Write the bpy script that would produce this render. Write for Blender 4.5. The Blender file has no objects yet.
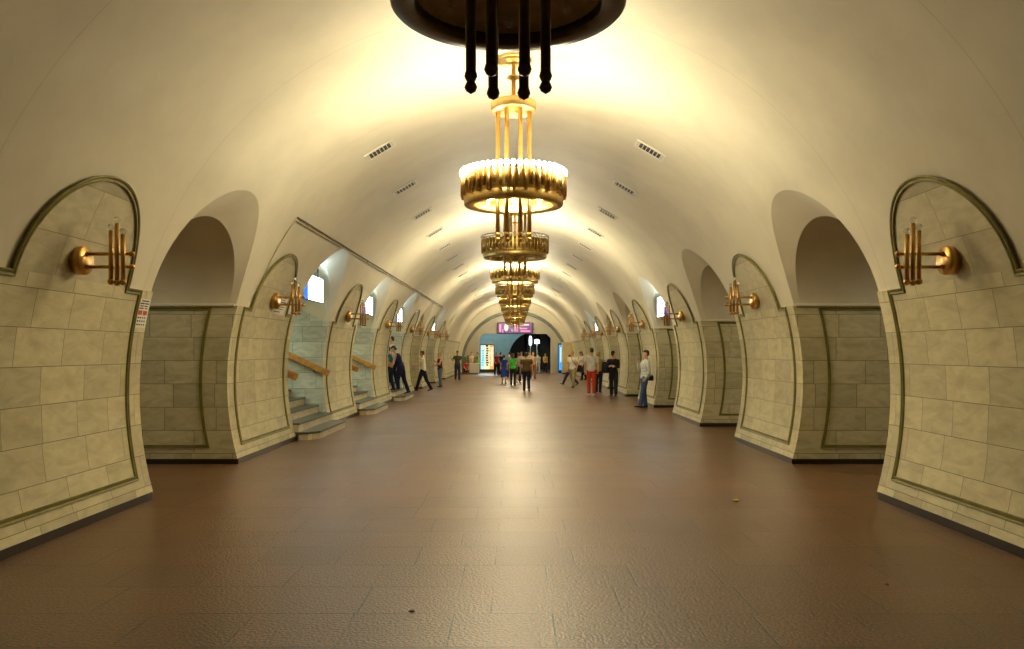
import bpy, math, random
from mathutils import Vector, Matrix
random.seed(7)
sc = bpy.context.scene
C = sc.collection
PI = math.pi
V = Vector

# ------------------------------------------------------------------ measurements (metres)
F_PX = 800.0          # focal length in pixels of the 1024 wide frame
CAM_Z = 1.80
R_T, ZC = 4.60, 1.30  # tunnel radius and centre height
R_P = 4.575           # stone facing radius
Z_SP = 2.52           # top of the stone facing / springing of passage arches
Z_B = 0.085            # underside of stone facing
PER = 6.34
HALF = 1.69           # half length of a pylon
NPIER = 8             # pylons 0..7
def pier_c(k): return 8.06 + PER * (k - 1)
def open_c(k): return 11.23 + PER * (k - 1)      # passage after pylon k
Y_BACK, Y_END = -3.2, 66.0
Y_LAST = pier_c(7) + HALF + 2 * 1.48             # where the plain end stretch starts
X_OUT = 6.4

# ------------------------------------------------------------------ materials
def new_mat(name):
    m = bpy.data.materials.new(name); m.use_nodes = True
    nt = m.node_tree
    return m, nt, nt.nodes['Principled BSDF']
def lk(nt, a, b): nt.links.new(a, b)
def simple(name, col, rough=.5, metal=0.0, noise=0.0, nscale=8.0, bump=0.0, spec=.5):
    m, nt, b = new_mat(name)
    b.inputs['Base Color'].default_value = (*col, 1)
    b.inputs['Roughness'].default_value = rough
    b.inputs['Metallic'].default_value = metal
    b.inputs['Specular IOR Level'].default_value = spec
    tc = nt.nodes.new('ShaderNodeTexCoord')
    n = nt.nodes.new('ShaderNodeTexNoise'); n.inputs['Scale'].default_value = nscale; n.inputs['Detail'].default_value = 5
    lk(nt, tc.outputs['Object'], n.inputs['Vector'])
    if noise:
        r = nt.nodes.new('ShaderNodeValToRGB')
        r.color_ramp.elements[0].color = (*[c * (1 - noise) for c in col], 1); r.color_ramp.elements[0].position = .3
        r.color_ramp.elements[1].color = (*[min(1, c * (1 + noise)) for c in col], 1); r.color_ramp.elements[1].position = .7
        lk(nt, n.outputs['Fac'], r.inputs['Fac']); lk(nt, r.outputs['Color'], b.inputs['Base Color'])
    if bump:
        bp = nt.nodes.new('ShaderNodeBump'); bp.inputs['Strength'].default_value = bump; bp.inputs['Distance'].default_value = .01
        lk(nt, n.outputs['Fac'], bp.inputs['Height']); lk(nt, bp.outputs['Normal'], b.inputs['Normal'])
    return m
def emit(name, col, strength, sampled=True):
    m, nt, b = new_mat(name)
    b.inputs['Base Color'].default_value = (*[min(1, c) for c in col], 1)
    b.inputs['Emission Color'].default_value = (*col, 1)
    b.inputs['Emission Strength'].default_value = strength
    b.inputs['Roughness'].default_value = .3
    if not sampled:
        m.cycles.emission_sampling = 'NONE'
    return m

def stone_mat(name, bw, rh, lo, hi, mortar, stain=(.30, .22, .10)):
    """marble slabs laid in courses; uses the UV map in metres"""
    m, nt, b = new_mat(name)
    uv = nt.nodes.new('ShaderNodeUVMap')
    br = nt.nodes.new('ShaderNodeTexBrick')
    br.offset = .43; br.squash = .8; br.squash_frequency = 3
    br.inputs['Scale'].default_value = 1
    br.inputs['Brick Width'].default_value = bw
    br.inputs['Row Height'].default_value = rh
    br.inputs['Mortar Size'].default_value = .0038
    br.inputs['Mortar Smooth'].default_value = .1
    br.inputs['Color1'].default_value = (0, 0, 0, 1); br.inputs['Color2'].default_value = (1, 1, 1, 1)
    br.inputs['Mortar'].default_value = (.5, .5, .5, 1)
    lk(nt, uv.outputs['UV'], br.inputs['Vector'])
    mp = nt.nodes.new('ShaderNodeMapping'); mp.inputs['Rotation'].default_value[2] = .6; mp.inputs['Scale'].default_value = (1.2, 3.0, 1)
    lk(nt, uv.outputs['UV'], mp.inputs['Vector'])
    # shift the veining slab by slab
    ad = nt.nodes.new('ShaderNodeVectorMath'); ad.operation = 'ADD'
    sc_ = nt.nodes.new('ShaderNodeVectorMath'); sc_.operation = 'SCALE'; sc_.inputs['Scale'].default_value = 9
    lk(nt, br.outputs['Color'], sc_.inputs[0]); lk(nt, mp.outputs['Vector'], ad.inputs[0]); lk(nt, sc_.outputs['Vector'], ad.inputs[1])
    n = nt.nodes.new('ShaderNodeTexNoise'); n.inputs['Scale'].default_value = 2.4; n.inputs['Detail'].default_value = 8; n.inputs['Roughness'].default_value = .62; n.inputs['Distortion'].default_value = .7
    lk(nt, ad.outputs['Vector'], n.inputs['Vector'])
    rp = nt.nodes.new('ShaderNodeValToRGB')
    rp.color_ramp.elements[0].color = (*lo, 1); rp.color_ramp.elements[0].position = .32
    rp.color_ramp.elements[1].color = (*hi, 1); rp.color_ramp.elements[1].position = .62
    lk(nt, n.outputs['Fac'], rp.inputs['Fac'])
    # slab to slab tone
    hs = nt.nodes.new('ShaderNodeHueSaturation')
    mr = nt.nodes.new('ShaderNodeMapRange'); mr.inputs['To Min'].default_value = .84; mr.inputs['To Max'].default_value = 1.08
    lk(nt, br.outputs['Color'], mr.inputs['Value']); lk(nt, mr.outputs['Result'], hs.inputs['Value'])
    lk(nt, rp.outputs['Color'], hs.inputs['Color'])
    # rusty stains
    n2 = nt.nodes.new('ShaderNodeTexNoise'); n2.inputs['Scale'].default_value = 1.7; n2.inputs['Detail'].default_value = 6
    lk(nt, ad.outputs['Vector'], n2.inputs['Vector'])
    r2 = nt.nodes.new('ShaderNodeMapRange'); r2.inputs['From Min'].default_value = .6; r2.inputs['From Max'].default_value = .85; r2.inputs['To Max'].default_value = .55
    lk(nt, n2.outputs['Fac'], r2.inputs['Value'])
    mx = nt.nodes.new('ShaderNodeMixRGB'); mx.inputs['Color2'].default_value = (*stain, 1)
    lk(nt, r2.outputs['Result'], mx.inputs['Fac']); lk(nt, hs.outputs['Color'], mx.inputs['Color1'])
    m2 = nt.nodes.new('ShaderNodeMixRGB'); m2.inputs['Color2'].default_value = (*mortar, 1)
    lk(nt, br.outputs['Fac'], m2.inputs['Fac']); lk(nt, mx.outputs['Color'], m2.inputs['Color1'])
    lk(nt, m2.outputs['Color'], b.inputs['Base Color'])
    b.inputs['Roughness'].default_value = .34
    bp = nt.nodes.new('ShaderNodeBump'); bp.inputs['Strength'].default_value = .5; bp.inputs['Distance'].default_value = .004; bp.invert = True
    lk(nt, br.outputs['Fac'], bp.inputs['Height']); lk(nt, bp.outputs['Normal'], b.inputs['Normal'])
    return m

def floor_mat():
    m, nt, b = new_mat('red_granite')
    tc = nt.nodes.new('ShaderNodeTexCoord')
    mp0 = nt.nodes.new('ShaderNodeMapping'); mp0.inputs['Location'].default_value = (.17, .10, 0)
    lk(nt, tc.outputs['Object'], mp0.inputs['Vector'])
    br = nt.nodes.new('ShaderNodeTexBrick'); br.offset = .37; br.squash = 1.35; br.squash_frequency = 3
    br.inputs['Scale'].default_value = 1; br.inputs['Brick Width'].default_value = .68; br.inputs['Row Height'].default_value = .62
    br.inputs['Mortar Size'].default_value = .0075; br.inputs['Mortar Smooth'].default_value = .2
    br.inputs['Color1'].default_value = (0, 0, 0, 1); br.inputs['Color2'].default_value = (1, 1, 1, 1); br.inputs['Mortar'].default_value = (.5, .5, .5, 1)
    lk(nt, mp0.outputs['Vector'], br.inputs['Vector'])
    n = nt.nodes.new('ShaderNodeTexNoise'); n.inputs['Scale'].default_value = 44; n.inputs['Detail'].default_value = 4
    n3 = nt.nodes.new('ShaderNodeTexNoise'); n3.inputs['Scale'].default_value = .55; n3.inputs['Detail'].default_value = 4
    nm = nt.nodes.new('ShaderNodeTexNoise'); nm.inputs['Scale'].default_value = 1.4; nm.inputs['Detail'].default_value = 2
    for q in (n, n3, nm): lk(nt, tc.outputs['Object'], q.inputs['Vector'])
    rp = nt.nodes.new('ShaderNodeValToRGB')
    rp.color_ramp.elements[0].color = (.042, .0165, .0055, 1); rp.color_ramp.elements[0].position = .42
    rp.color_ramp.elements[1].color = (.245, .115, .037, 1); rp.color_ramp.elements[1].position = .60  # granite grain, contrast raised so pale specks stand in for floor glints
    lk(nt, n.outputs['Fac'], rp.inputs['Fac'])
    hs = nt.nodes.new('ShaderNodeHueSaturation')
    mr = nt.nodes.new('ShaderNodeMapRange'); mr.inputs['To Min'].default_value = .86; mr.inputs['To Max'].default_value = 1.14
    lk(nt, br.outputs['Color'], mr.inputs['Value']); lk(nt, mr.outputs['Result'], hs.inputs['Value']); lk(nt, rp.outputs['Color'], hs.inputs['Color'])
    # joints open unevenly
    jm = nt.nodes.new('ShaderNodeMapRange'); jm.inputs['From Min'].default_value = .40; jm.inputs['From Max'].default_value = .55; jm.inputs['To Min'].default_value = .2; jm.inputs['To Max'].default_value = 1.0
    lk(nt, nm.outputs['Fac'], jm.inputs['Value'])
    mu = nt.nodes.new('ShaderNodeMath'); mu.operation = 'MULTIPLY'
    lk(nt, br.outputs['Fac'], mu.inputs[0]); lk(nt, jm.outputs['Result'], mu.inputs[1])
    mx = nt.nodes.new('ShaderNodeMixRGB'); mx.inputs['Color2'].default_value = (.022, .012, .005, 1)
    lk(nt, mu.outputs['Value'], mx.inputs['Fac']); lk(nt, hs.outputs['Color'], mx.inputs['Color1'])
    lk(nt, mx.outputs['Color'], b.inputs['Base Color'])
    rr = nt.nodes.new('ShaderNodeMapRange'); rr.inputs['To Min'].default_value = .31; rr.inputs['To Max'].default_value = .44
    lk(nt, n3.outputs['Fac'], rr.inputs['Value'])
    rs = nt.nodes.new('ShaderNodeMapRange'); rs.inputs['From Min'].default_value = .38; rs.inputs['From Max'].default_value = .62; rs.inputs['To Min'].default_value = -.07; rs.inputs['To Max'].default_value = .10
    lk(nt, n.outputs['Fac'], rs.inputs['Value'])
    ra = nt.nodes.new('ShaderNodeMath'); ra.operation = 'ADD'; lk(nt, rr.outputs['Result'], ra.inputs[0]); lk(nt, rs.outputs['Result'], ra.inputs[1])
    lk(nt, ra.outputs['Value'], b.inputs['Roughness'])
    nb = nt.nodes.new('ShaderNodeTexNoise'); nb.inputs['Scale'].default_value = 46; nb.inputs['Detail'].default_value = 2
    lk(nt, tc.outputs['Object'], nb.inputs['Vector'])
    b1 = nt.nodes.new('ShaderNodeBump'); b1.inputs['Strength'].default_value = 1.0; b1.inputs['Distance'].default_value = .0055
    lk(nt, nb.outputs['Fac'], b1.inputs['Height'])
    b2 = nt.nodes.new('ShaderNodeBump'); b2.inputs['Strength'].default_value = .6; b2.inputs['Distance'].default_value = .004; b2.invert = True
    lk(nt, mu.outputs['Value'], b2.inputs['Height']); lk(nt, b1.outputs['Normal'], b2.inputs['Normal'])
    lk(nt, b2.outputs['Normal'], b.inputs['Normal'])
    b.inputs['Specular IOR Level'].default_value = 1.0
    return m

def plaster_mat(name, col):
    m, nt, b = new_mat(name)
    tc = nt.nodes.new('ShaderNodeTexCoord')
    n = nt.nodes.new('ShaderNodeTexNoise'); n.inputs['Scale'].default_value = .7; n.inputs['Detail'].default_value = 7; n.inputs['Roughness'].default_value = .6
    lk(nt, tc.outputs['Object'], n.inputs['Vector'])
    r = nt.nodes.new('ShaderNodeValToRGB')
    r.color_ramp.elements[0].color = (*[c * .86 for c in col], 1); r.color_ramp.elements[0].position = .3
    r.color_ramp.elements[1].color = (*col, 1); r.color_ramp.elements[1].position = .6
    lk(nt, n.outputs['Fac'], r.inputs['Fac'])
    # a few brownish damp marks
    n2 = nt.nodes.new('ShaderNodeTexNoise'); n2.inputs['Scale'].default_value = .33; n2.inputs['Detail'].default_value = 5
    lk(nt, tc.outputs['Object'], n2.inputs['Vector'])
    r2 = nt.nodes.new('ShaderNodeMapRange'); r2.inputs['From Min'].default_value = .63; r2.inputs['From Max'].default_value = .82; r2.inputs['To Max'].default_value = .35
    lk(nt, n2.outputs['Fac'], r2.inputs['Value'])
    mx = nt.nodes.new('ShaderNodeMixRGB'); mx.inputs['Color2'].default_value = (.42, .30, .15, 1)
    lk(nt, r2.outputs['Result'], mx.inputs['Fac']); lk(nt, r.outputs['Color'], mx.inputs['Color1'])
    lk(nt, mx.outputs['Color'], b.inputs['Base Color'])
    b.inputs['Roughness'].default_value = .55
    b.inputs['Specular IOR Level'].default_value = .35
    return m

M = {}
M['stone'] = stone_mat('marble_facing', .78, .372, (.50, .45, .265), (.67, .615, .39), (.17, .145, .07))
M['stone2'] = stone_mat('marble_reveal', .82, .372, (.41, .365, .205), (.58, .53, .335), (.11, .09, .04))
M['lunette'] = stone_mat('marble_lunette', 1.25, .52, (.47, .43, .27), (.62, .575, .40), (.24, .20, .11))
M['stair_stone'] = stone_mat('marble_stair_wall', .70, .372, (.42, .44, .36), (.62, .64, .54), (.12, .13, .10))
M['plaster'] = plaster_mat('vault_plaster', (.72, .67, .51))
M['soffit'] = plaster_mat('passage_plaster', (.70, .64, .48))
M['floor'] = floor_mat()
M['bronze'] = simple('green_bronze', (.19, .17, .035), .36, .25, .25, 6)
M['plinth'] = simple('dark_granite', (.022, .014, .010), .3, 0, .4, 60)
M['tread'] = simple('green_black_granite', (.075, .085, .065), .35, 0, .35, 50)
M['riser'] = stone_mat('step_stone', .55, .5, (.48, .40, .24), (.66, .58, .38), (.18, .14, .07))
M['brass'] = simple('brass', (.64, .44, .155), .38, 1.0, .12, 10)
M['brass_unlit'] = simple('brass_unlit', (.58, .41, .14), .42, 1.0, .2, 12)  # darker copy of the brass for unlit chandeliers, shade put into the colour
M['brass_dark'] = simple('brass_shaded', (.07, .045, .018), .34, 1.0, .2, 12)  # same brass, near black: shade on the nearest unlit chandeliers painted in
M['brass_sconce'] = simple('brass_sconce', (.56, .33, .10), .30, 1.0, .15, 10)
M['gold_dish'] = simple('gold_reflector', (.85, .62, .20), .5, .25, .1, 10)
M['gold_dish_dark'] = simple('shaded_reflector', (.30, .20, .075), .5, .4, .2, 10)  # dish colour darkened to carry the shade under the unlit ring
M['wood'] = simple('handrail_wood', (.50, .24, .055), .38, 0, .3, 9)
M['white'] = simple('white_paint', (.72, .70, .62), .5)
M['vent_dark'] = simple('vent_dark', (.03, .025, .02), .6)
M['pipe'] = simple('conduit_paint', (.42, .36, .22), .5)
M['pipe_dark'] = simple('conduit_dark', (.10, .08, .045), .5)
M['paper'] = simple('paper', (.80, .78, .70), .7)
M['ink'] = simple('ink', (.04, .04, .05), .7)
M['ink_red'] = simple('ink_red', (.62, .07, .05), .7)
M['bulb'] = emit('lit_bulb', (1, .90, .66), 14, False)
M['bulb_in'] = emit('lit_inner_bulb', (1, .80, .42), 6, False)
M['box_white'] = emit('lightbox_white', (.72, .90, 1.0), 8.0)
M['box_blue'] = emit('lightbox_blue', (.03, .16, .95), 1.6)
M['box_orange'] = simple('lightbox_print', (.72, .33, .12), .5)
M['steel_dark'] = simple('dark_steel', (.05, .05, .05), .4, .6)
M['tube_lamp'] = emit('fluorescent_tube', (.62, .92, 1.0), 6)
M['endwall'] = plaster_mat('end_wall_plaster', (.45, .42, .34))
M['ring'] = simple('end_ring_stone', (.15, .165, .15), .4, 0, .2, 3)
M['teal'] = simple('teal_plaster', (.30, .40, .38), .5, 0, .1, 2)
M['esc_dark'] = simple('escalator_tunnel_dark', (.025, .042, .048), .35, 0, .3, 3)
M['yellow_wall'] = simple('cream_wall', (.62, .52, .30), .5, 0, .1, 2)
def glass_mat():
    m, nt, b = new_mat('clear_bulb_glass')
    b.inputs['Base Color'].default_value = (.95, .93, .85, 1); b.inputs['Roughness'].default_value = .05
    b.inputs['Transmission Weight'].default_value = .85; b.inputs['IOR'].default_value = 1.3
    return m
M['glass'] = glass_mat()

# ------------------------------------------------------------------ mesh helpers
class MB:
    def __init__(s): s.v, s.f, s.uv, s.sm = [], [], [], []
    def quad(s, ids, uvs=None, smooth=False):
        s.f.append(ids); s.uv.append(uvs); s.sm.append(smooth)
    def add(s, p): s.v.append(tuple(p)); return len(s.v) - 1
    def grid(s, rows, uvs=None, smooth=True, closed=False, flip=False):
        """rows: list of lists of points"""
        b = len(s.v); n = len(rows[0])
        for r in rows:
            for p in r: s.v.append(tuple(p))
        m = n if closed else n - 1
        for i in range(len(rows) - 1):
            for j in range(m):
                j2 = (j + 1) % n
                q = [b + i * n + j, b + i * n + j2, b + (i + 1) * n + j2, b + (i + 1) * n + j]
                u = [uvs[i][j], uvs[i][j2], uvs[i + 1][j2], uvs[i + 1][j]] if uvs else None
                if flip: q.reverse(); u and u.reverse()
                s.quad(q, u, smooth)
    def box(s, a, b_, bev=0.0):
        (x0, y0, z0), (x1, y1, z1) = a, b_
        x0, x1 = min(x0, x1), max(x0, x1); y0, y1 = min(y0, y1), max(y0, y1); z0, z1 = min(z0, z1), max(z0, z1)
        if bev <= 0:
            b = len(s.v)
            for x in (x0, x1):
                for y in (y0, y1):
                    for z in (z0, z1): s.v.append((x, y, z))
            for q in ((0, 1, 3, 2), (4, 6, 7, 5), (0, 4, 5, 1), (2, 3, 7, 6), (0, 2, 6, 4), (1, 5, 7, 3)):
                ids = [b + i for i in q]
                ax = {(0, 1, 3, 2): (1, 2), (4, 6, 7, 5): (1, 2), (0, 4, 5, 1): (0, 2), (2, 3, 7, 6): (0, 2), (0, 2, 6, 4): (0, 1), (1, 5, 7, 3): (0, 1)}[q]
                s.quad(ids, [(s.v[i][ax[0]], s.v[i][ax[1]]) for i in ids])
        else:
            # chamfered box: stacked outline rings
            def ring(i, z):
                return [(x0 + i, y0 + bev, z), (x0 + bev, y0 + i, z), (x1 - bev, y0 + i, z), (x1 - i, y0 + bev, z),
                        (x1 - i, y1 - bev, z), (x1 - bev, y1 - i, z), (x0 + bev, y1 - i, z), (x0 + i, y1 - bev, z)]
            rows = [ring(bev * .9, z0), ring(0, z0 + bev), ring(0, z1 - bev), ring(bev * .9, z1)]
            b = len(s.v)
            s.grid(rows, None, False, True)
            s.quad([b + i for i in range(7, -1, -1)]); s.quad([b + 24 + i for i in range(8)])
    def tube(s, pts, r, n=10, caps=True, smooth=True):
        """tube through points; r number or list"""
        pts = [V(p) for p in pts]; k = len(pts)
        rr = r if isinstance(r, (list, tuple)) else [r] * k
        rows = []; up = None
        for i in range(k):
            t = (pts[min(i + 1, k - 1)] - pts[max(i - 1, 0)]).normalized()
            if up is None:
                up = V((0, 0, 1)) if abs(t.z) < .9 else V((0, 1, 0))
            a = t.cross(up).normalized(); b = a.cross(t).normalized(); up = b
            rows.append([pts[i] + (a * math.cos(2 * PI * j / n) + b * math.sin(2 * PI * j / n)) * rr[i] for j in range(n)])
        b0 = len(s.v)
        s.grid(rows, None, smooth, True)
        if caps:
            s.quad([b0 + j for j in range(n - 1, -1, -1)]); s.quad([b0 + (k - 1) * n + j for j in range(n)])
    def lathe(s, prof, n=32, centre=(0, 0, 0), axis='z', smooth=True, caps=True):
        rows = []
        cx, cy, cz = centre
        for (r, h) in prof:
            row = []
            for j in range(n):
                a = 2 * PI * j / n
                if axis == 'z': row.append((cx + r * math.cos(a), cy + r * math.sin(a), cz + h))
                elif axis == 'x': row.append((cx + h, cy + r * math.cos(a), cz + r * math.sin(a)))
                else: row.append((cx + r * math.sin(a), cy + h, cz + r * math.cos(a)))
            rows.append(row)
        b0 = len(s.v); s.grid(rows, None, smooth, True)
        if caps:
            if prof[0][0] > 1e-4: s.quad([b0 + j for j in range(n - 1, -1, -1)])
            if prof[-1][0] > 1e-4: s.quad([b0 + (len(prof) - 1) * n + j for j in range(n)])
    def ball(s, c, r, n=10, m=6, sx=1, sy=1, sz=1):
        rows = []
        for i in range(m + 1):
            p = PI * i / m - PI / 2
            rr = max(math.cos(p), 1e-3)
            rows.append([(c[0] + r * sx * rr * math.cos(2 * PI * j / n), c[1] + r * sy * rr * math.sin(2 * PI * j / n), c[2] + r * sz * math.sin(p)) for j in range(n)])
        s.grid(rows, None, True, True)
    def mesh(s, name):
        me = bpy.data.meshes.new(name)
        me.from_pydata(s.v, [], s.f)
        if any(u for u in s.uv):
            ul = me.uv_layers.new(name='UVMap')
            i = 0
            for f, u in zip(s.f, s.uv):
                for k in range(len(f)):
                    ul.data[i].uv = u[k] if u else (0, 0)
                    i += 1
        me.polygons.foreach_set('use_smooth', s.sm)
        me.update()
        return me
    def build(s, name, mat, parent=None, loc=None):
        me = s.mesh(name)
        return link(name, me, mat, parent, loc)

def link(name, me, mat=None, parent=None, loc=None):
    o = bpy.data.objects.new(name, me)
    C.objects.link(o)
    if mat is not None:
        me.materials.clear(); me.materials.append(mat)
    if parent is not None: o.parent = parent
    if loc is not None: o.location = loc
    return o
def tag(o, label, cat, group=None, kind=None):
    o['label'] = label; o['category'] = cat
    if group: o['group'] = group
    if kind: o['kind'] = kind
    return o
def empty(name, loc=(0, 0, 0), rz=0.0):
    o = bpy.data.objects.new(name, None); C.objects.link(o)
    o.location = loc; o.rotation_euler = (0, 0, rz); o.empty_display_size = .2
    return o
KIDS = {}
def copy_tree(o, parent=None):
    c = o.copy(); C.objects.link(c)
    if parent is not None: c.parent = parent
    for ch in list(o.children):
        copy_tree(ch, c)
    return c

def sweep(mb, P, N, prof, closed=False):
    n = len(P); rows = []
    for i in range(n):
        if closed:
            a, b = P[i] - P[i - 1], P[(i + 1) % n] - P[i]
        else:
            a = P[i] - P[i - 1] if i else P[1] - P[0]
            b = P[i + 1] - P[i] if i < n - 1 else P[i] - P[i - 1]
        a = a.normalized(); b = b.normalized()
        la, lb = a.cross(N[i]).normalized(), b.cross(N[i]).normalized()
        l = (la + lb)
        l = l.normalized() if l.length > 1e-5 else la
        k = max(.45, l.dot(la))
        rows.append([P[i] + l * (u / k) + N[i] * w for u, w in prof])
    if closed: rows.append(rows[0])
    mb.grid(rows, None, False, False)
    if not closed:
        b = len(mb.v); m = len(prof)
        mb.quad([b - m * n + j for j in range(m)]); mb.quad([b - 1 - j for j in range(m)])

# ------------------------------------------------------------------ geometry of the tunnel
def phi(z, r=R_T): return math.asin((z - ZC) / r)
PH_SP = phi(Z_SP)
PH_AP = phi(4.03)
S_B = R_P * math.asin((Z_B - ZC) / R_P)
S_SP = R_P * math.asin((Z_SP - ZC) / R_P)
def surf(side, y, s, off=0.0, r=R_P):
    a = s / R_P
    rr = r - off
    return V((side * rr * math.cos(a), y, ZC + rr * math.sin(a)))
def snorm(side, s):
    a = s / R_P
    return V((-side * math.cos(a), 0, -math.sin(a)))

# floor
mb = MB()
mb.grid([[(x, y, 0) for x in (-11, -4, 0, 4, 11)] for y in (Y_BACK, 10, 30, 50, 82)], None, False)
tag(mb.build('floor', M['floor']), 'polished red-brown granite tile floor running down the hall', 'floor', kind='structure')

OPEN_Z = [open_c(k) for k in range(0, NPIER)]      # passages 0..7
A_OP = 1.48
def phi_low(y):
    for c in OPEN_Z:
        d = (y - c) / A_OP
        if abs(d) < 1: return PH_SP + (PH_AP - PH_SP) * math.sqrt(1 - d * d)
    return PH_SP
ys = [Y_BACK]
for c in OPEN_Z:
    a0 = ys[-1]
    for i in range(1, 7): ys.append(a0 + (c - A_OP - a0) * i / 6)
    for i in range(1, 33): ys.append(c - A_OP * math.cos(PI * i / 32))
a0 = ys[-1]
for i in range(1, 9): ys.append(a0 + (Y_END - a0) * i / 8)
mb = MB(); NT = 22
rows = []
for y in ys:
    pl = phi_low(y); row = []
    for i in range(NT + 1):
        a = pl + (PI / 2 - pl) * i / NT; row.append((R_T * math.cos(a), y, ZC + R_T * math.sin(a)))
    for i in range(NT - 1, -1, -1):
        a = pl + (PI / 2 - pl) * i / NT; row.append((-R_T * math.cos(a), y, ZC + R_T * math.sin(a)))
    rows.append(row)
mb.grid(rows, None, True)
vault = mb.build('ceiling', M['plaster'])
tag(vault, 'cream plastered barrel vault over the whole station hall', 'ceiling', kind='structure')
vm = vault.data.materials[0]
def add_seams(m):
    # thin joint lines across the plaster every half bay
    nt = m.node_tree; b = nt.nodes['Principled BSDF']; src = b.inputs['Base Color'].links[0].from_socket
    tc = nt.nodes.new('ShaderNodeTexCoord'); sp = nt.nodes.new('ShaderNodeSeparateXYZ'); lk(nt, tc.outputs['Object'], sp.inputs[0])
    def mth(op, a, v=None):
        q = nt.nodes.new('ShaderNodeMath'); q.operation = op; lk(nt, a, q.inputs[0])
        if v is not None: q.inputs[1].default_value = v
        return q.outputs[0]
    f = mth('FRACT', mth('DIVIDE', mth('ADD', sp.outputs['Y'], 1.555), PER / 2))
    d = mth('ABSOLUTE', mth('SUBTRACT', f, .5))
    ln = mth('MULTIPLY', mth('LESS_THAN', d, .0028), .20)
    mx = nt.nodes.new('ShaderNodeMixRGB'); mx.inputs['Color2'].default_value = (.30, .22, .12, 1)
    lk(nt, ln, mx.inputs['Fac']); lk(nt, src, mx.inputs['Color1']); lk(nt, mx.outputs['Color'], b.inputs['Base Color'])
M['vault'] = plaster_mat('vault_plaster_jointed', (.72, .67, .51)); add_seams(M['vault'])
vault.data.materials[0] = M['vault']

ORD = ['nearest', 'first', 'second', 'third', 'fourth', 'fifth', 'sixth', 'seventh', 'eighth']
STAIRS = {2, 3, 4}            # left passages with stairs
FRAME_PROF = [(-.032, 0), (-.032, .014), (-.026, .020), (-.010, .017), (0, .006), (.010, .017), (.026, .020), (.032, .014), (.032, 0)]

def pier_meshes(side):
    d = {}
    # hall face
    mb = MB(); rows = []; uvs = []
    for i in range(15):
        s = S_B + (S_SP - S_B) * i / 14
        rows.append([surf(side, y, s) for y in (-HALF, -.6, .6, HALF)])
        uvs.append([(y + 20.3, s - S_B + .28) for y in (-HALF, -.6, .6, HALF)])
    mb.grid(rows, uvs, True, flip=(side < 0))
    # ledge on top of the facing
    p = [surf(side, y, S_SP) for y in (-HALF, HALF)]; q = [surf(side, y, S_SP, 0, R_T + .02) for y in (-HALF, HALF)]
    mb.grid([p, q], [[(0, 0), (3, 0)], [(0, .03), (3, .03)]], False)
    d['stone_facing'] = (mb.mesh('stone_facing'), M['stone'])
    # arched stone panel above
    mb = MB(); n = 28; rows = []; uvs = []
    AR = 1.03; s0 = S_SP - .03
    for i in range(9):
        f = i / 8; row = []; u = []
        for j in range(n + 1):
            t = PI * j / n
            y = -AR * math.cos(t) * (1.0); s = s0 + 1.11 * math.sin(t) * f
            row.append(surf(side, y, s, -.005)); u.append((y + 11.1, s + 3.04))
        rows.append(row); uvs.append(u)
    mb.grid(rows, uvs, True, flip=(side > 0))
    d['arched_panel'] = (mb.mesh('arched_panel'), M['lunette'])
    # bronze moulding outlining panel and arch
    pts = [(-1.36, S_B + .22), (0, S_B + .22), (1.36, S_B + .22)]
    for i in range(1, 10): pts.append((1.36, S_B + .22 + (s0 - S_B - .22) * i / 9))
    for j in range(0, 31):
        t = PI * j / 30; pts.append((AR * math.cos(t), s0 + 1.11 * math.sin(t)))
    for i in range(9, 0, -1): pts.append((-1.36, S_B + .22 + (s0 - S_B - .22) * i / 9))
    P = [surf(side, y, s, .0) for y, s in pts]; N = [snorm(side, s) for y, s in pts]
    mb = MB(); sweep(mb, P, N, FRAME_PROF, True)
    d['moulding'] = (mb.mesh('moulding'), M['bronze'])
    # recessed dark plinth
    mb = MB()
    xb = R_P * math.cos(math.asin((0 - ZC) / R_P)) + .0
    mb.box((side * (xb + .02), -HALF + .03, 0), (side * X_OUT, HALF - .03, Z_B + .005))
    d['plinth'] = (mb.mesh('plinth'), M['plinth'])
    return d
def reveal_mesh(side, which):
    """wall of the passage, facing the neighbouring passage; which = -1 near side, +1 far side"""
    mb = MB(); rows = []; uvs = []
    y = which * HALF
    for i in range(15):
        s = S_B + (S_SP - S_B) * i / 14
        p = surf(side, y, s); xs = [abs(p.x) + (X_OUT - abs(p.x)) * j / 6 for j in range(7)]
        rows.append([(side * x, y, p.z) for x in xs]); uvs.append([(x + 3.1, s - S_B + .28) for x in xs])
    mb.grid(rows, uvs, False, flip=(which * side > 0))
    p0 = surf(side, y, S_B)
    # underside
    return mb.mesh('passage_facing')
def reveal_frame(side, which):
    y = which * HALF
    N0 = V((0, which, 0)); P = []
    lo, hi = Z_B + .20, Z_SP - .05
    for i in range(11):
        z = lo + (hi - lo) * i / 10
        P.append(V((side * (R_P * math.cos(math.asin((z - ZC) / R_P)) + .42), y, z)))
    P.append(V((side * 6.05, y, hi))); P.append(V((side * 6.05, y, lo)))
    mb = MB(); sweep(mb, P, [N0] * len(P), [(u * .75, w * .9) for u, w in FRAME_PROF], True)
    return mb.mesh('passage_moulding')
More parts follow.
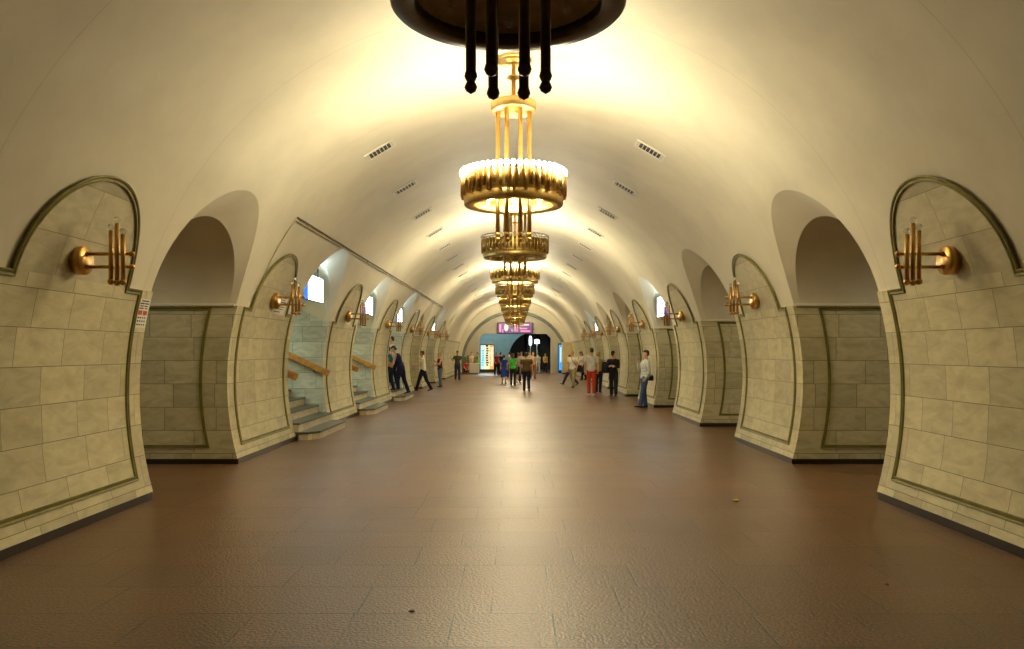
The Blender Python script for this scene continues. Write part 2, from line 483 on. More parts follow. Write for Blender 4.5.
PIER_LABEL = {
 (-1, 1): 'stone-clad pylon nearest on the left with a white notice on its edge',
 (1, 1): 'stone-clad pylon nearest on the right with brass sconce and arched panel',
 (-1, 2): 'left pylon between the plain passage and the first flight of stairs',
 (-1, 3): 'left pylon between the first and second flights of stairs',
 (-1, 4): 'left pylon between the second and third flights of stairs',
 (-1, 5): 'left pylon just beyond the third flight of stairs',
 (1, 2): 'second stone-clad pylon on the right, whole passage wall in view',
 (1, 3): 'third stone-clad pylon on the right, before the hanging lightbox',
 (1, 4): 'right pylon beyond the hanging lightbox, behind the man in checked shirt',
 (-1, 6): 'sixth stone pylon on the left, behind woman in jeans',
 (-1, 7): 'seventh stone pylon on the left, last before the plain end wall',
 (1, 5): 'fifth stone pylon on the right, behind the man in black',
 (1, 6): 'sixth stone pylon on the right, behind red trousers',
 (1, 7): 'seventh stone pylon on the right, last before the plain end wall',
 (-1, 0): 'stone pylon beside the camera on the left',
 (1, 0): 'stone pylon beside the camera on the right'}
for side in (-1, 1):
    pm = pier_meshes(side)
    rm = {w: reveal_mesh(side, w) for w in (-1, 1)}
    rm_st = {w: reveal_mesh(side, w) for w in (-1, 1)} if side < 0 else {}
    fm = {w: reveal_frame(side, w) for w in (-1, 1)}
    lm = {}
    for w in (-1, 1):
        mb = MB(); mb.box((side * 4.44, w * HALF, Z_SP - .012), (side * X_OUT, w * (HALF + .035), Z_SP + .03), .008); lm[w] = mb.mesh('ledge')
    for k in range(0, NPIER):
        e = empty('pillar', (0, pier_c(k), 0))
        tag(e, PIER_LABEL[(side, k)], 'pylon', kind='structure')
        for nm, (me, mt) in pm.items(): link(nm, me, mt, e)
        for w in (-1, 1):
            opening = k if w > 0 else k - 1
            stair = side < 0 and opening in STAIRS
            me = rm_st[w] if stair else rm[w]
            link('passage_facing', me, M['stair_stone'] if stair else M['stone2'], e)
            if not stair:
                link('passage_moulding', fm[w], M['bronze'], e)
                link('ledge', lm[w], M['plaster'], e)

# passage arches: splayed hood, then soffit
def passage(side, k):
    c = open_c(k); n = 32; stair = side < 0 and k in STAIRS
    O, I, E = [], [], []
    xe = 9.6 if stair else X_OUT
    for j in range(n + 1):
        t = PI * j / n
        d = -math.cos(t); y = c + A_OP * d
        a = PH_SP + (PH_AP - PH_SP) * math.sin(t)
        O.append(V((side * R_T * math.cos(a), y, ZC + R_T * math.sin(a))))
        xi = 4.55 - .33 * math.sin(t)
        I.append(V((side * xi, c + A_OP * .999 * d, Z_SP + 1.15 * math.sin(t))))
        lift = .5 * (xe - 4.55) if stair else 0
        E.append(V((side * xe, c + A_OP * .999 * d, Z_SP + 1.15 * math.sin(t) + lift)))
    mb = MB(); mb.grid([O, [o.lerp(i, .5) for o, i in zip(O, I)], I], None, True, flip=(side < 0))
    e = empty('ceiling', (0, 0, 0))
    where = 'left' if side < 0 else 'right'
    tag(e, f'arched plaster soffit of the {ORD[k]} passage on the {where}' + (' above stairs' if stair else ''), 'arch', kind='structure')
    mb.build('arch_hood', M['plaster'], e)
    mb = MB(); mb.grid([I, E], None, True, flip=(side < 0)); mb.build('arch_soffit', M['soffit'], e)
for side in (-1, 1):
    for k in range(0, NPIER): passage(side, k)

# stairs on the left
TREADS = 13
def step_top(i): return .165 + .18 * i
def step_x(i): return 4.0 if i == 0 else 4.36 + .33 * (i - 1)
STAIR_NAME = {2: 'first', 3: 'second', 4: 'third'}
for k in sorted(STAIRS):
    c = open_c(k); y0, y1 = c - A_OP + .012, c + A_OP - .012
    e = empty('staircase', (-4.4, c, 0))
    tag(e, f'{STAIR_NAME[k]} flight of stone steps on the left rising away from the hall', 'stairs', 'stair flights in the left passages', kind='structure')
    # lowest slab with clipped corners, standing out into the hall
    def slab(z0, z1, g):
        mb = MB()
        out = [(-4.72, y0), (-4.72, y1), (-4.36, y1), (-4.20, y1 + .0), (-4.0 + g, y1 - .22), (-4.0 + g, y0 + .28), (-4.16, y0 - g), (-4.36, y0 - g)]
        rows = [[(x + 4.4, y - c, z) for x, y in out] for z in (z0, z1)]
        mb.grid(rows, [[(y * 1.0 + x, z) for x, y, z in r] for r in rows], False, True)
        mb.quad([8 + i for i in range(8)], [(0, 0)] * 8); mb.quad([7 - i for i in range(8)], [(0, 0)] * 8)
        return mb
    slab(0, .125, 0).build('step_base', M['riser'], e)
    slab(.125, .165, .02).build('tread', M['tread'], e)
    for i in range(1, TREADS):
        x0, x1 = -step_x(i), -(step_x(i) + .36); t = step_top(i)
        mb = MB(); mb.box((x0 + 4.4, y0 - c, 0 if i < 3 else step_top(i - 3)), (x1 + 4.4, y1 - c, t - .035)); mb.build('riser', M['riser'], e)
        mb = MB(); mb.box((x0 + 4.4 + .025, y0 - c, t - .035), (x1 + 4.4, y1 - c, t)); mb.build('tread', M['tread'], e)
    # side walls above the facing and at the top of the flight
    for w, yy in (('near', y0 - .01), ('far', y1 + .01)):
        mb = MB()
        def zs(x): return Z_SP + .5 * (x - 4.55)
        rows = []; uv = []
        xs = [4.55 + (X_OUT - 4.55) * j / 6 for j in range(7)]
        for f in range(5):
            rows.append([(-x, yy, Z_SP + (zs(x) - Z_SP) * f / 4) for x in xs]); uv.append([(x, Z_SP + (zs(x) - Z_SP) * f / 4 + .2) for x in xs])
        mb.grid(rows, uv, False)
        xs = [X_OUT + (9.6 - X_OUT) * j / 6 for j in range(7)]
        rows = []; uv = []
        for f in range(9):
            rows.append([(-x, yy, zs(x) * f / 8) for x in xs]); uv.append([(x, zs(x) * f / 8 + .2) for x in xs])
        mb.grid(rows, uv, False)
        tag(mb.build('wall_stair', M['stair_stone']), f'pale marble upper wall on the {w} side of the {STAIR_NAME[k]} stairs', 'wall', kind='structure')
    mb = MB(); mb.grid([[(-9.6, y, z) for y in (y0 - .02, y1 + .02)] for z in (0, 6.5)], [[(y, z) for y in (y0, y1)] for z in (0, 6.5)], False)
    tag(mb.build('wall_stair', M['stair_stone']), f'pale end wall at the top of the {STAIR_NAME[k]} stairs', 'wall', kind='structure')
    # wooden handrails on both side walls
    for w, yy in (('near', y0 + .075), ('far', y1 - .075)):
        h = empty('handrail', (-4.42, yy, 1.27))
        tag(h, f'orange-brown wooden handrail on the {w} wall of the {STAIR_NAME[k]} stairs', 'handrail', 'handrails of the left stairs')
        mb = MB(); dx, dz = 4.2, 4.2 * .46
        a = V((0, 0, 0)); b = V((-dx, 0, dz))
        nrm = V((.46, 0, 1)).normalized()
        prof = [(-.035, -.055), (-.02, -.075), (.02, -.075), (.035, -.055), (.035, .055), (.02, .075), (-.02, .075), (-.035, .055)]
        rows = [[p + V((0, u, 0)) + nrm * v for u, v in prof] for p in (a + V((.02, 0, 0)), a, b)]
        rows[0] = [a + V((.015, 0, -.007)) + V((0, u * .8, 0)) + nrm * (v * .85) for u, v in prof]
        mb.grid(rows, None, False, True); mb.quad(list(range(7, -1, -1))); mb.quad([16 + i for i in range(8)])
        mb.build('rail', M['wood'], h)
        sg = -1 if w == 'near' else 1
        for q in (.35, 1.5, 2.7, 3.8):
            mb = MB(); mb.tube([(-q, 0, q * .46 - .06), (-q, 0, q * .46 - .12), (-q, sg * .085, q * .46 - .14)], .012, 8); mb.build('bracket', M['steel_dark'], h)
    # fluorescent fitting under the sloping soffit
    l = empty('ceiling_light', (-7.3, c, 4.75))
    tag(l, f'fluorescent ceiling lamp above the {STAIR_NAME[k]} stairs', 'lamp', 'stair lamps')
    mb = MB(); mb.box((-.6, -.1, .06), (.6, .1, .14), .015); mb.build('lamp_housing', M['white'], l)
    mb = MB(); mb.tube([(-.55, 0, .03), (.55, 0, .03)], .025, 10); mb.build('lamp_tube', M['tube_lamp'], l)

# platform halls outside the pylons, back and end walls
for side, nm in ((-1, 'left'), (1, 'right')):
    mb = MB(); mb.grid([[(side * 10.4, y, z) for z in (0, 2, 4.6)] for y in (Y_BACK, 20, 45, 80)], [[(y, z) for z in (0, 2, 4.6)] for y in (Y_BACK, 20, 45, 80)], False)
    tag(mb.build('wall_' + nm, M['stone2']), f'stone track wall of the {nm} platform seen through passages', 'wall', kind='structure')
    mb = MB(); xs = (side * X_OUT, side * 10.4)
    segs = []
    mb.grid([[(x, y, 4.6) for x in xs] for y in (Y_BACK, 80)], None, False)
    tag(mb.build('ceiling', M['soffit']), f'plain ceiling over the {nm} platform', 'ceiling', kind='structure')
    # wall above the passages on the platform side
    mb = MB(); mb.grid([[(side * X_OUT, y, z) for z in (Z_SP + 1.16, 4.6)] for y in (Y_BACK, Y_END)], None, False)
    for k in range(0, NPIER):
        mb.grid([[(side * X_OUT, pier_c(k) + q, z) for z in (0, Z_SP + 1.2)] for q in (-HALF, HALF)], None, False)
    tag(mb.build('wall_' + nm + '_platform', M['soffit']), f'platform side of the {nm} pylons', 'wall', kind='structure')
    # spandrel pieces between the passage arch and platform wall (solid fill beside arch)
    # plain end stretch of wall
    mb = MB(); rows = []; uvs = []
    yy = [Y_LAST + (Y_END - Y_LAST) * i / 8 for i in range(9)]
    for i in range(13):
        s = S_B + (S_SP - S_B) * i / 12
        rows.append([surf(side, y, s) for y in yy]); uvs.append([(y, s - S_B + .28) for y in yy])
    mb.grid(rows, uvs, True)
    p = surf(side, Y_LAST, S_B)
    rows = []; uvs = []
    for i in range(13):
        s = S_B + (S_SP - S_B) * i / 12; q = surf(side, Y_LAST, s)
        rows.append([(side * (abs(q.x) + (X_OUT - abs(q.x)) * j / 3), Y_LAST, q.z) for j in range(4)]); uvs.append([(abs(x), s - S_B + .28) for x, _, _ in rows[-1]])
    mb.grid(rows, uvs, False)
    e = empty('wall_' + nm + '_end', (0, 0, 0))
    tag(e, f'long plain stone-faced wall stretch at the far {nm} end', 'wall', kind='structure')
    mb.build('stone_facing', M['stone'], e)
    mb = MB()
    pts = [(Y_LAST + .35, S_B + .22), (Y_END - 2.4, S_B + .22), (Y_END - 2.4, S_SP - .04), (Y_LAST + .35, S_SP - .04)]
    P = []; N = []
    for (ya, sa), (yb, sb) in zip(pts, pts[1:] + pts[:1]):
        for i in range(6):
            f = i / 6; s = sa + (sb - sa) * f; P.append(surf(side, ya + (yb - ya) * f, s)); N.append(snorm(side, s))
    sweep(mb, P, N, FRAME_PROF, True); mb.build('moulding', M['bronze'], e)
    mb = MB(); mb.box((side * 4.41, Y_LAST + .03, 0), (side * 5.2, Y_END, Z_B + .005)); mb.build('plinth', M['plinth'], e)
    # pilaster where the stretch ends
    if side > 0:
        mb = MB(); mb.box((3.72, Y_END - 3.4, .09), (4.6, Y_END - 2.2, 2.5), .02)
        e = empty('trim_1', (0, 0, 0)); tag(e, 'cream pilaster at the far right end beside the blue panel', 'pilaster', kind='structure')
        mb.build('shaft', M['yellow_wall'], e)
        mb = MB(); mb.box((3.70, Y_END - 3.42, 0), (4.6, Y_END - 2.18, .09)); mb.build('plinth', M['plinth'], e)
mb = MB(); mb.grid([[(x, Y_BACK, z) for x in (-11, 0, 11)] for z in (0, 3, 6.2)], None, False)
tag(mb.build('wall_back', M['soffit']), 'cream wall closing the hall behind the camera', 'wall', kind='structure')

# ------------------------------------------------------------------ far end wall: arch ring, wide opening, escalator hall
RE, ZE = 4.40, .62
OX, OZ, CH = 2.95, 3.22, .35
outline = [(-OX, 0), (-OX, OZ - CH), (-OX + CH, OZ), (OX - CH, OZ), (OX, OZ - CH), (OX, 0)]
mb = MB()
def wall_strip(pa, pb): mb.quad([mb.add((p[0], Y_END, p[1])) for p in (*pa, *reversed(pb))], None)
outer = [(-R_T - .5, 0), (-R_T - .5, OZ - CH), (-R_T - .5, 6.2), (R_T + .5, 6.2), (R_T + .5, OZ - CH), (R_T + .5, 0)]
for i in range(5): wall_strip((outline[i], outline[i + 1]), (outer[i], outer[i + 1]))
# reveal of the opening
mb.grid([[(x, y, z) for x, z in outline] for y in (Y_END, Y_END + .7)], None, False)
ew = mb.build('wall_end', M['endwall'])
tag(ew, 'grey-beige end wall with wide opening to the escalators', 'wall', kind='structure')
mb = MB(); P = []; N = []
a0 = math.asin((0 - ZE) / RE)
for i in range(49):
    a = a0 + (PI - 2 * a0) * i / 48
    P.append(V((RE * math.cos(a), Y_END, ZE + RE * math.sin(a)))); N.append(V((0, -1, 0)))
sweep(mb, P, N, [(-.15, 0), (-.15, .08), (-.08, .13), (.08, .13), (.15, .08), (.15, 0)])
tag(mb.build('trim_2', M['ring']), 'dark grey arch band framing the far end wall', 'arch band', kind='structure')
# fill between ring and tunnel: bright plaster face of the vault end
mb = MB(); A = []; B = []
for i in range(49):
    a = a0 + (PI - 2 * a0) * i / 48
    A.append((RE * math.cos(a), Y_END - .02, ZE + RE * math.sin(a)))
    b = math.asin(-ZC / R_T) + (PI - 2 * math.asin(-ZC / R_T)) * i / 48
    B.append((R_T * math.cos(b), Y_END - .6, ZC + R_T * math.sin(b)))
mb.grid([A, B], None, True)
tag(mb.build('trim_3', M['plaster']), 'cream plaster rim between vault and end arch band', 'rim', kind='structure')
# escalator hall
YH = 76.0
mb = MB()
mb.grid([[(-7, y, z) for z in (0, 5.5)] for y in (Y_END + .7, YH)], None, False)
mb.grid([[(7, y, z) for z in (0, 5.5)] for y in (Y_END + .7, YH)], None, False)
mb.grid([[(x, y, 5.5) for x in (-7, 7)] for y in (Y_END + .7, YH)], None, False)
tag(mb.build('wall_hall', M['teal']), 'blue-grey walls of the escalator hall beyond the opening', 'wall', kind='structure')
# back wall with round escalator mouth
EX, EZ, ER = 1.95, 1.1, 2.55
mb = MB(); n = 40; Ai = []; Bo = []
for i in range(n + 1):
    a = -.45 + (PI + .9) * i / n
    Ai.append((EX + ER * math.cos(a), YH, max(0, EZ + ER * math.sin(a))))
    ca, sa = math.cos(a), math.sin(a); k = 1 / max(abs(ca) / 6.0, abs(sa) / 5.0)
    Bo.append((EX + ca * k * 1.5, YH, max(0, EZ + sa * k)))
mb.grid([Ai, Bo], None, False)
tag(mb.build('wall_hall_back', M['teal']), 'blue-grey wall around the dark escalator mouth', 'wall', kind='structure')
mb = MB(); rows = []
for q in range(8):
    f = q / 7; yy = YH + 9 * f; up = 5.0 * f
    rows.append([(EX + ER * math.cos(-.45 + (PI + .9) * i / n), yy, max(0, EZ + ER * math.sin(-.45 + (PI + .9) * i / n)) + up) for i in range(n + 1)])
mb.grid(rows, None, True)
b0 = len(mb.v) - (n + 1); mb.quad([b0 + i for i in range(n + 1)])
tag(mb.build('wall_escalator', M['esc_dark']), 'dark rising tunnel of the escalator', 'wall', kind='structure')
esc = empty('escalator', (EX, YH - .6, 0)); tag(esc, 'escalator climbing into the dark tunnel at the far end', 'escalator')
for nm, xx in (('balustrade', -.9), ('balustrade', .3), ('balustrade', 1.5)):
    mb = MB(); mb.grid([[(xx + d, y, z) for d, z in ((-.12, b), (-.12, t), (.12, t), (.12, b))] for y, b, t in ((0, 0, .95), (1.0, .1, 1.05), (9, 4.8, 5.75))], None, False, True)
    mb.quad([0, 1, 2, 3]); mb.build(nm, M['steel_dark'], esc)
for xx in (-.3, .9):
    mb = MB()
    pts = []
    for i in range(22):
        y = .5 + .4 * i; z = .05 + max(0, i - 1) * .22
        pts.append([(xx - .46, y, z), (xx + .46, y, z)]); pts.append([(xx - .46, y, z + .22), (xx + .46, y, z + .22)])
    mb.grid(pts, None, False); mb.build('step_band', M['steel_dark'], esc)
M['esc_lamp'] = emit('escalator_lamp', (.85, .95, 1), 4)
for i, (x, y, z, w, h, lab) in enumerate(((1.45, YH - .9, 2.35, .27, .85, 'tall white lamp beside the escalator mouth'), (2.1, YH + .6, 2.5, .5, .42, 'round-topped white lamp inside the escalator mouth'))):
    l = empty('floor_lamp', (x, y, 0)); tag(l, lab, 'lamp', 'escalator lamps')
    mb = MB(); mb.lathe([(.13, 0), (.13, .04), (.04, .08), (.04, z)], 14); mb.build('post', M['white'], l)
    mb = MB()
    mb.lathe([(w * .40, z), (w * .5, z + h * .15), (w * .5, z + h * .8), (w * .3, z + h)], 18); mb.build('lamp_shade', M['esc_lamp'], l)
# banner above the opening
ban = empty('banner', (0, 0, 0)); tag(ban, 'purple advertising banner with pink letters above the far opening', 'banner')
M['ban'] = emit('banner_violet', (.13, .04, .19), .55); M['ban_pink'] = emit('banner_pink', (.55, .22, .50), .6)
M['ban_pale'] = emit('banner_pale', (.60, .58, .66), .6); M['ban_blue'] = emit('banner_blue', (.10, .25, .65), .6)
yb = Y_END - .34
mb = MB(); mb.box((-1.42, yb, 3.26), (1.42, yb + .12, 4.12), .02); mb.build('panel', M['ban'], ban)
mb = MB(); mb.box((-1.46, yb + .03, 3.22), (1.46, yb + .15, 4.16), .02); mb.build('frame', M['steel_dark'], ban)
def blob(parent, name, mat, cx, cz, rx, rz, y, n=20):
    mb = MB(); r0 = [(cx + rx * math.cos(2 * PI * i / n), y, cz + rz * math.sin(2 * PI * i / n)) for i in range(n)]
    r1 = [(a, y + .012, c) for a, b, c in r0]
    mb.grid([r0, r1], None, False, True); mb.quad(list(range(n))); return mb.build(name, mat, parent)
blob(ban, 'printed_shape', M['ban_pale'], -.72, 3.72, .18, .30, yb - .01)
blob(ban, 'printed_shape', M['ban_blue'], -.22, 3.58, .12, .22, yb - .01)
for x0, x1, z0, z1, mt in ((-1.3, -1.12, 3.35, 4.0, 'ban_pink'), (-1.05, -.95, 3.3, 3.6, 'ban_pink'), (.45, 1.25, 3.36, 3.50, 'ban_pink'), (.4, 1.0, 3.58, 3.70, 'ban_pink'), (.45, 1.15, 3.9, 3.99, 'ban_pale'), (-.05, .25, 3.4, 3.9, 'ban_pink')):
    mb = MB(); mb.box((x0, yb - .012, z0), (x1, yb + .01, z1)); mb.build('printed_shape', M[mt], ban)
# lit advertising stand
ad = empty('advertising_stand', (-2.35, Y_END + 1.6, 0)); tag(ad, 'lit advertising stand with cyan and orange print left of far opening', 'advertising stand')
mb = MB(); mb.box((-.62, 0, 0), (.62, .25, .2), .02); mb.build('base', M['steel_dark'], ad)
mb = MB(); mb.box((-.6, .02, .2), (.6, .23, 2.35), .02); mb.build('case', M['steel_dark'], ad)
M['ad1'] = emit('poster_pale', (.55, .85, .85), 1.0); M['ad2'] = emit('poster_cream', (.95, .85, .50), 1.0); M['ad3'] = emit('poster_orange', (.85, .40, .10), 1.0); M['ad4'] = emit('poster_blue', (.05, .45, .75), 1.1)
for x0, x1, mt in ((-.55, -.18, 'ad1'), (-.18, .2, 'ad2'), (.2, .55, 'ad3')):
    mb = MB(); mb.box((x0, .0, .26), (x1, .03, 2.28)); mb.build('poster', M[mt], ad)
for cx, rows_, mt in ((-.37, 7, 'ad4'), (.0, 9, 'esc_dark'), (.40, 8, 'ad1')):
    for i in range(rows_):
        z = .55 + i * .2
        mb = MB(); mb.box((cx - random.uniform(.07, .15), -.012, z), (cx + random.uniform(.07, .15), .01, z + .13)); mb.build('printed_mark', M[mt], ad)
# blue lit panel at right
bp_ = empty('lightbox', (3.55, Y_END - 1.2, 0)); tag(bp_, 'tall blue lit advertising panel beside the cream pilaster at far right', 'lightbox')
M['ad_blue'] = emit('panel_blue', (.03, .30, .85), 1.3)
mb = MB(); mb.box((-.06, -.10, .12), (.5, .12, 2.42), .02); mb.build('case', M['steel_dark'], bp_)
mb = MB(); mb.box((0, -.115, .25), (.44, -.10, 2.3)); mb.build('panel', M['ad_blue'], bp_)
mb = MB(); mb.box((.1, -.125, .9), (.2, -.115, 2.1)); mb.build('printed_mark', M['ad1'], bp_)
mb = MB(); mb.box((-.02, -.08, 0), (.46, .10, .12)); mb.build('base', M['steel_dark'], bp_)
# stall at far left
st = empty('stall_counter', (-3.2, 62.6, 0)); tag(st, 'small white vending counter at the far left end', 'counter')
mb = MB(); mb.box((-.36, -.3, .06), (.36, .3, .80), .02); mb.build('body', M['white'], st)
mb = MB(); mb.box((-.42, -.36, .80), (.42, .36, .86), .015); mb.build('counter_top', M['paper'], st)
mb = MB(); mb.box((-.33, -.27, 0), (.33, .27, .06)); mb.build('base', M['steel_dark'], st)
M['green_dark'] = simple('dark_green_cloth', (.10, .14, .07), .7, 0, .2, 6)
gs = empty('folding_screen', (-3.75, 64.4, 0)); tag(gs, 'dark green standing screen behind the white vending counter', 'screen')
for i in range(3):
    mb = MB(); mb.box((-.48 + .36 * i, -.02 + .04 * (i % 2), .05), (-.14 + .36 * i, .02 + .04 * (i % 2), 1.45 - .12 * abs(i - 1)), .01); mb.build('leaf', M['green_dark'], gs)
    mb = MB(); mb.box((-.46 + .36 * i, -.04, 0), (-.42 + .36 * i, .06, .06)); mb.build('foot', M['steel_dark'], gs)

# ------------------------------------------------------------------ vault vents and conduit
VA = math.asin((1.8 + 3.465 - ZC) / R_T)
def make_vent(side):
    e = empty('air_vent')
    a = VA; nrm = V((-side * math.cos(a), 0, -math.sin(a))); tan = V((-side * math.sin(a), 0, math.cos(a)))
    yv = V((0, 1, 0)); o = V((side * R_T * math.cos(a), 0, ZC + R_T * math.sin(a)))
    def bx(name, mat, u0, u1, v0, v1, w0, w1):
        mb = MB(); P = [o + tan * u + yv * v + nrm * w for w in (w0, w1) for u, v in ((u0, v0), (u1, v0), (u1, v1), (u0, v1))]
        for p in P: mb.add(p)
        for q in ((3, 2, 1, 0), (4, 5, 6, 7), (0, 1, 5, 4), (1, 2, 6, 5), (2, 3, 7, 6), (3, 0, 4, 7)): mb.quad(list(q))
        return mb.build(name, mat, e)
    bx('backing', M['vent_dark'], -.26, .26, -.165, .165, -.004, .006)
    mb = MB()
    loop = [(-.27, -.175), (.27, -.175), (.27, .175), (-.27, .175)]
    sweep(mb, [o + tan * u + yv * v for u, v in loop], [nrm] * 4, [(-.018, 0), (-.018, .022), (.018, .022), (.018, 0)], True)
    mb.build('frame', M['white'], e)
    for i in range(7):
        u = -.21 + .07 * i
        bx('slat', M['white'], u - .007, u + .007, -.16, .16, .004, .018)
    return e
for side, nm in ((-1, 'left'), (1, 'right')):
    v0 = make_vent(side)
    for i in range(14):
        v = v0 if i == 0 else copy_tree(v0)
        v.location = (0, 13.8 + 3.17 * i, 0)
        lab = f'slatted air vent on {nm} vault slope, ' + (['nearest the camera', 'second from camera', 'third from camera', 'fourth from camera', 'fifth from camera', 'sixth from camera', 'seventh from camera'][i] if i < 7 else f'small and far, the {["eighth", "ninth", "tenth", "eleventh", "twelfth", "thirteenth", "fourteenth"][i - 7]} from camera')
        tag(v, lab, 'vent', f'{nm} row of vault vents')
cd = empty('cable_conduit', (0, 0, 0)); tag(cd, 'pair of cable conduits running along the left side of the vault', 'conduit')
ca = math.asin((1.8 + 2.24 - ZC) / R_T)
for d, mt in ((-.006, 'pipe'), (.006, 'pipe_dark')):
    mb = MB(); a = ca + d
    mb.tube([(-(R_T - .02) * math.cos(a), y, ZC + (R_T - .02) * math.sin(a)) for y in (13.5, 20, 30, 40.8)], .014, 8); mb.build('pipe', M[mt], cd)
for y, a_end in ((13.5, PH_SP + .02), (40.8, PH_SP + .02)):
    mb = MB(); mb.tube([(-(R_T - .008) * math.cos(ca + (a_end - ca) * i / 12), y, ZC + (R_T - .008) * math.sin(ca + (a_end - ca) * i / 12)) for i in range(13)], .012, 8); mb.build('drop_pipe', M['pipe'], cd)
for i in range(10):
    y = 14.2 + 2.9 * i; mb = MB(); p = V((-(R_T - .01) * math.cos(ca), y, ZC + (R_T - .01) * math.sin(ca)))
    mb.ball(p, .034, 8, 5, 1, .35, 1); mb.build('clip', M['pipe'], cd)

# ------------------------------------------------------------------ chandeliers
NB = 52
def chand_parts(lit, detailed):
    br = M['brass'] if lit else M['brass_unlit']
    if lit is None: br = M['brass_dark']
    e = empty('chandelier')
    Z0 = ZC + R_T     # crown
    mb = MB(); mb.lathe([(.001, -.002), (.26, -.002), (.26, -.03), (.22, -.05), (.21, -.03), (.12, -.03), (.10, -.06), (.001, -.06)], 32, (0, 0, Z0), caps=False); mb.build('canopy', br, e)
    mb = MB(); mb.lathe([(.03, Z0 - .05), (.03, 5.66), (.085, 5.655), (.10, 5.63), (.03, 5.60), (.028, 5.30)], 16); mb.build('stem', br, e)
    mb = MB(); mb.lathe([(.001, 5.30), (.29, 5.30), (.315, 5.285), (.315, 5.175), (.30, 5.155), (.001, 5.155)], 32, caps=False); mb.build('cap', br, e)
    for i in range(6):
        x, y = ((.222, 0), (.095, .21), (-.095, .21), (-.222, 0), (-.095, -.21), (.095, -.21))[i]; dbl = i in (0, 3)
        mb = MB(); mb.tube([(x, y, 5.16), (x, y, 3.41)], .031, 12); t = mb.build('hanging_tube', br, e)
        mb = MB(); DZ = -.05; mb.lathe([(q, h + DZ) for q, h in ([(.001, 3.375), (.030, 3.392), (.040, 3.415), (.030, 3.44), (.024, 3.448), (.030, 3.456), (.040, 3.48), (.034, 3.505), (.031, 3.51)] if dbl else [(.001, 3.405), (.030, 3.42), (.042, 3.447), (.034, 3.475), (.031, 3.485)])], 16, (x, y, 0), caps=False); mb.build('ball_finial', br, t)
    # main ring
    mb = MB(); mb.lathe([(.690, 4.22), (.690, 3.97), (.685, 3.96), (.70, 3.95), (.695, 3.845), (.68, 3.83), (.56, 3.83), (.55, 3.84), (.55, 4.02), (.66, 4.05), (.66, 4.22)], 64, caps=False)
    mb.grid([[(.66 * math.cos(2 * PI * j / 64), .66 * math.sin(2 * PI * j / 64), 4.22) for j in range(65)], [(.690 * math.cos(2 * PI * j / 64), .690 * math.sin(2 * PI * j / 64), 4.22) for j in range(65)]], None, False)
    mb.build('ring_band', br, e)
    # underside dish of pressed brass with concentric ribs
    prof = [(.552, 3.90)]
    for i in range(8):
        r = .54 - .03 * i; prof += [(r, 3.93 + .008 * i), (r - .012, 3.95 + .008 * i)]
    prof += [(.25, 4.02), (.001, 4.03)]
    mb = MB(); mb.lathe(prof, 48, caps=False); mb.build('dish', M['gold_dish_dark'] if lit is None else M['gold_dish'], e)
    mb = MB()
    for i in range(6):
        a = PI / 3 * i + PI / 6; mb.tube([(.20 * math.cos(a), .20 * math.sin(a), 4.08), (.70 * math.cos(a), .70 * math.sin(a), 4.08)], .014, 8)
    mb.build('spoke_frame', br, e)
    tub = MB(); bul = MB()
    mt = M['bulb'] if lit else M['glass']
    tl = []; bl = []
    for i in range(NB):
        a = 2 * PI * i / NB; lo = 3.945 if i % 2 else 4.01; r = .722
        x, y = r * math.cos(a), r * math.sin(a)
        if detailed:
            if i < 2:
                q = MB(); q.tube([(r, 0, lo + .012), (r, 0, 4.225)], .0245, 10); q.ball((r, 0, lo + .012), .0245, 10, 6); tl.append(q.mesh('rim_tube'))
                q = MB(); q.ball((r, 0, 4.285), .036, 10, 8, 1, 1, 1.15); q.lathe([(.018, 4.22), (.018, 4.25)], 8, (r, 0, 0)); bl.append(q.mesh('bulb'))
            o = link('rim_tube', tl[i % 2], br, e); o.rotation_euler = (0, 0, a)
            o = link('bulb', bl[0], mt, e); o.rotation_euler = (0, 0, a)
        else:
            tub.tube([(x, y, lo), (x, y, 4.225)], .0245, 6); bul.ball((x, y, 4.285), .038, 6, 5)
    if not detailed:
        tub.build('rim_tube_ring', br, e); bul.build('bulb_ring', mt, e)
    # small inner bulbs under the dish
    for i in range(6):
        a = PI / 3 * i + PI / 6; q = MB(); x, y = .42 * math.cos(a), .42 * math.sin(a)
        q.ball((x, y, 3.915), .030, 8, 6); q.lathe([(.014, 3.93), (.014, 3.98)], 8, (x, y, 0)); q.build('inner_bulb', M['bulb_in'] if lit else M['glass'], e)
    return e
LAMP_W = 92.0
def add_lights(e, y):
    for i in range(6):
        a = PI / 3 * i + .3
        l = bpy.data.lights.new('chandelier_lamp', 'POINT'); l.energy = LAMP_W; l.color = (1, .885, .62); l.shadow_soft_size = .06
        o = bpy.data.objects.new('chandelier_lamp', l); C.objects.link(o); o.location = (.80 * math.cos(a), y + .80 * math.sin(a), 4.40)
    for i in range(3):
        a = 2 * PI / 3 * i + PI / 2
        l = bpy.data.lights.new('chandelier_inner_lamp', 'POINT'); l.energy = 20; l.color = (1, .80, .42); l.shadow_soft_size = .05
        o = bpy.data.objects.new('chandelier_inner_lamp', l); C.objects.link(o); o.location = (.38 * math.cos(a), y + .38 * math.sin(a), 3.84)
protos = {}
CH_LAB = {0: 'big unlit chandelier overhead, its dark underside cut by the top of the photo',
 1: 'lit brass chandelier second from camera, glowing ring of bulbs, fully in view',
 2: 'unlit brass chandelier just behind and below the first lit one',
 3: 'second lit brass chandelier, seen below the unlit one',
 4: 'fifth chandelier from camera, unlit, in the stacked row'}
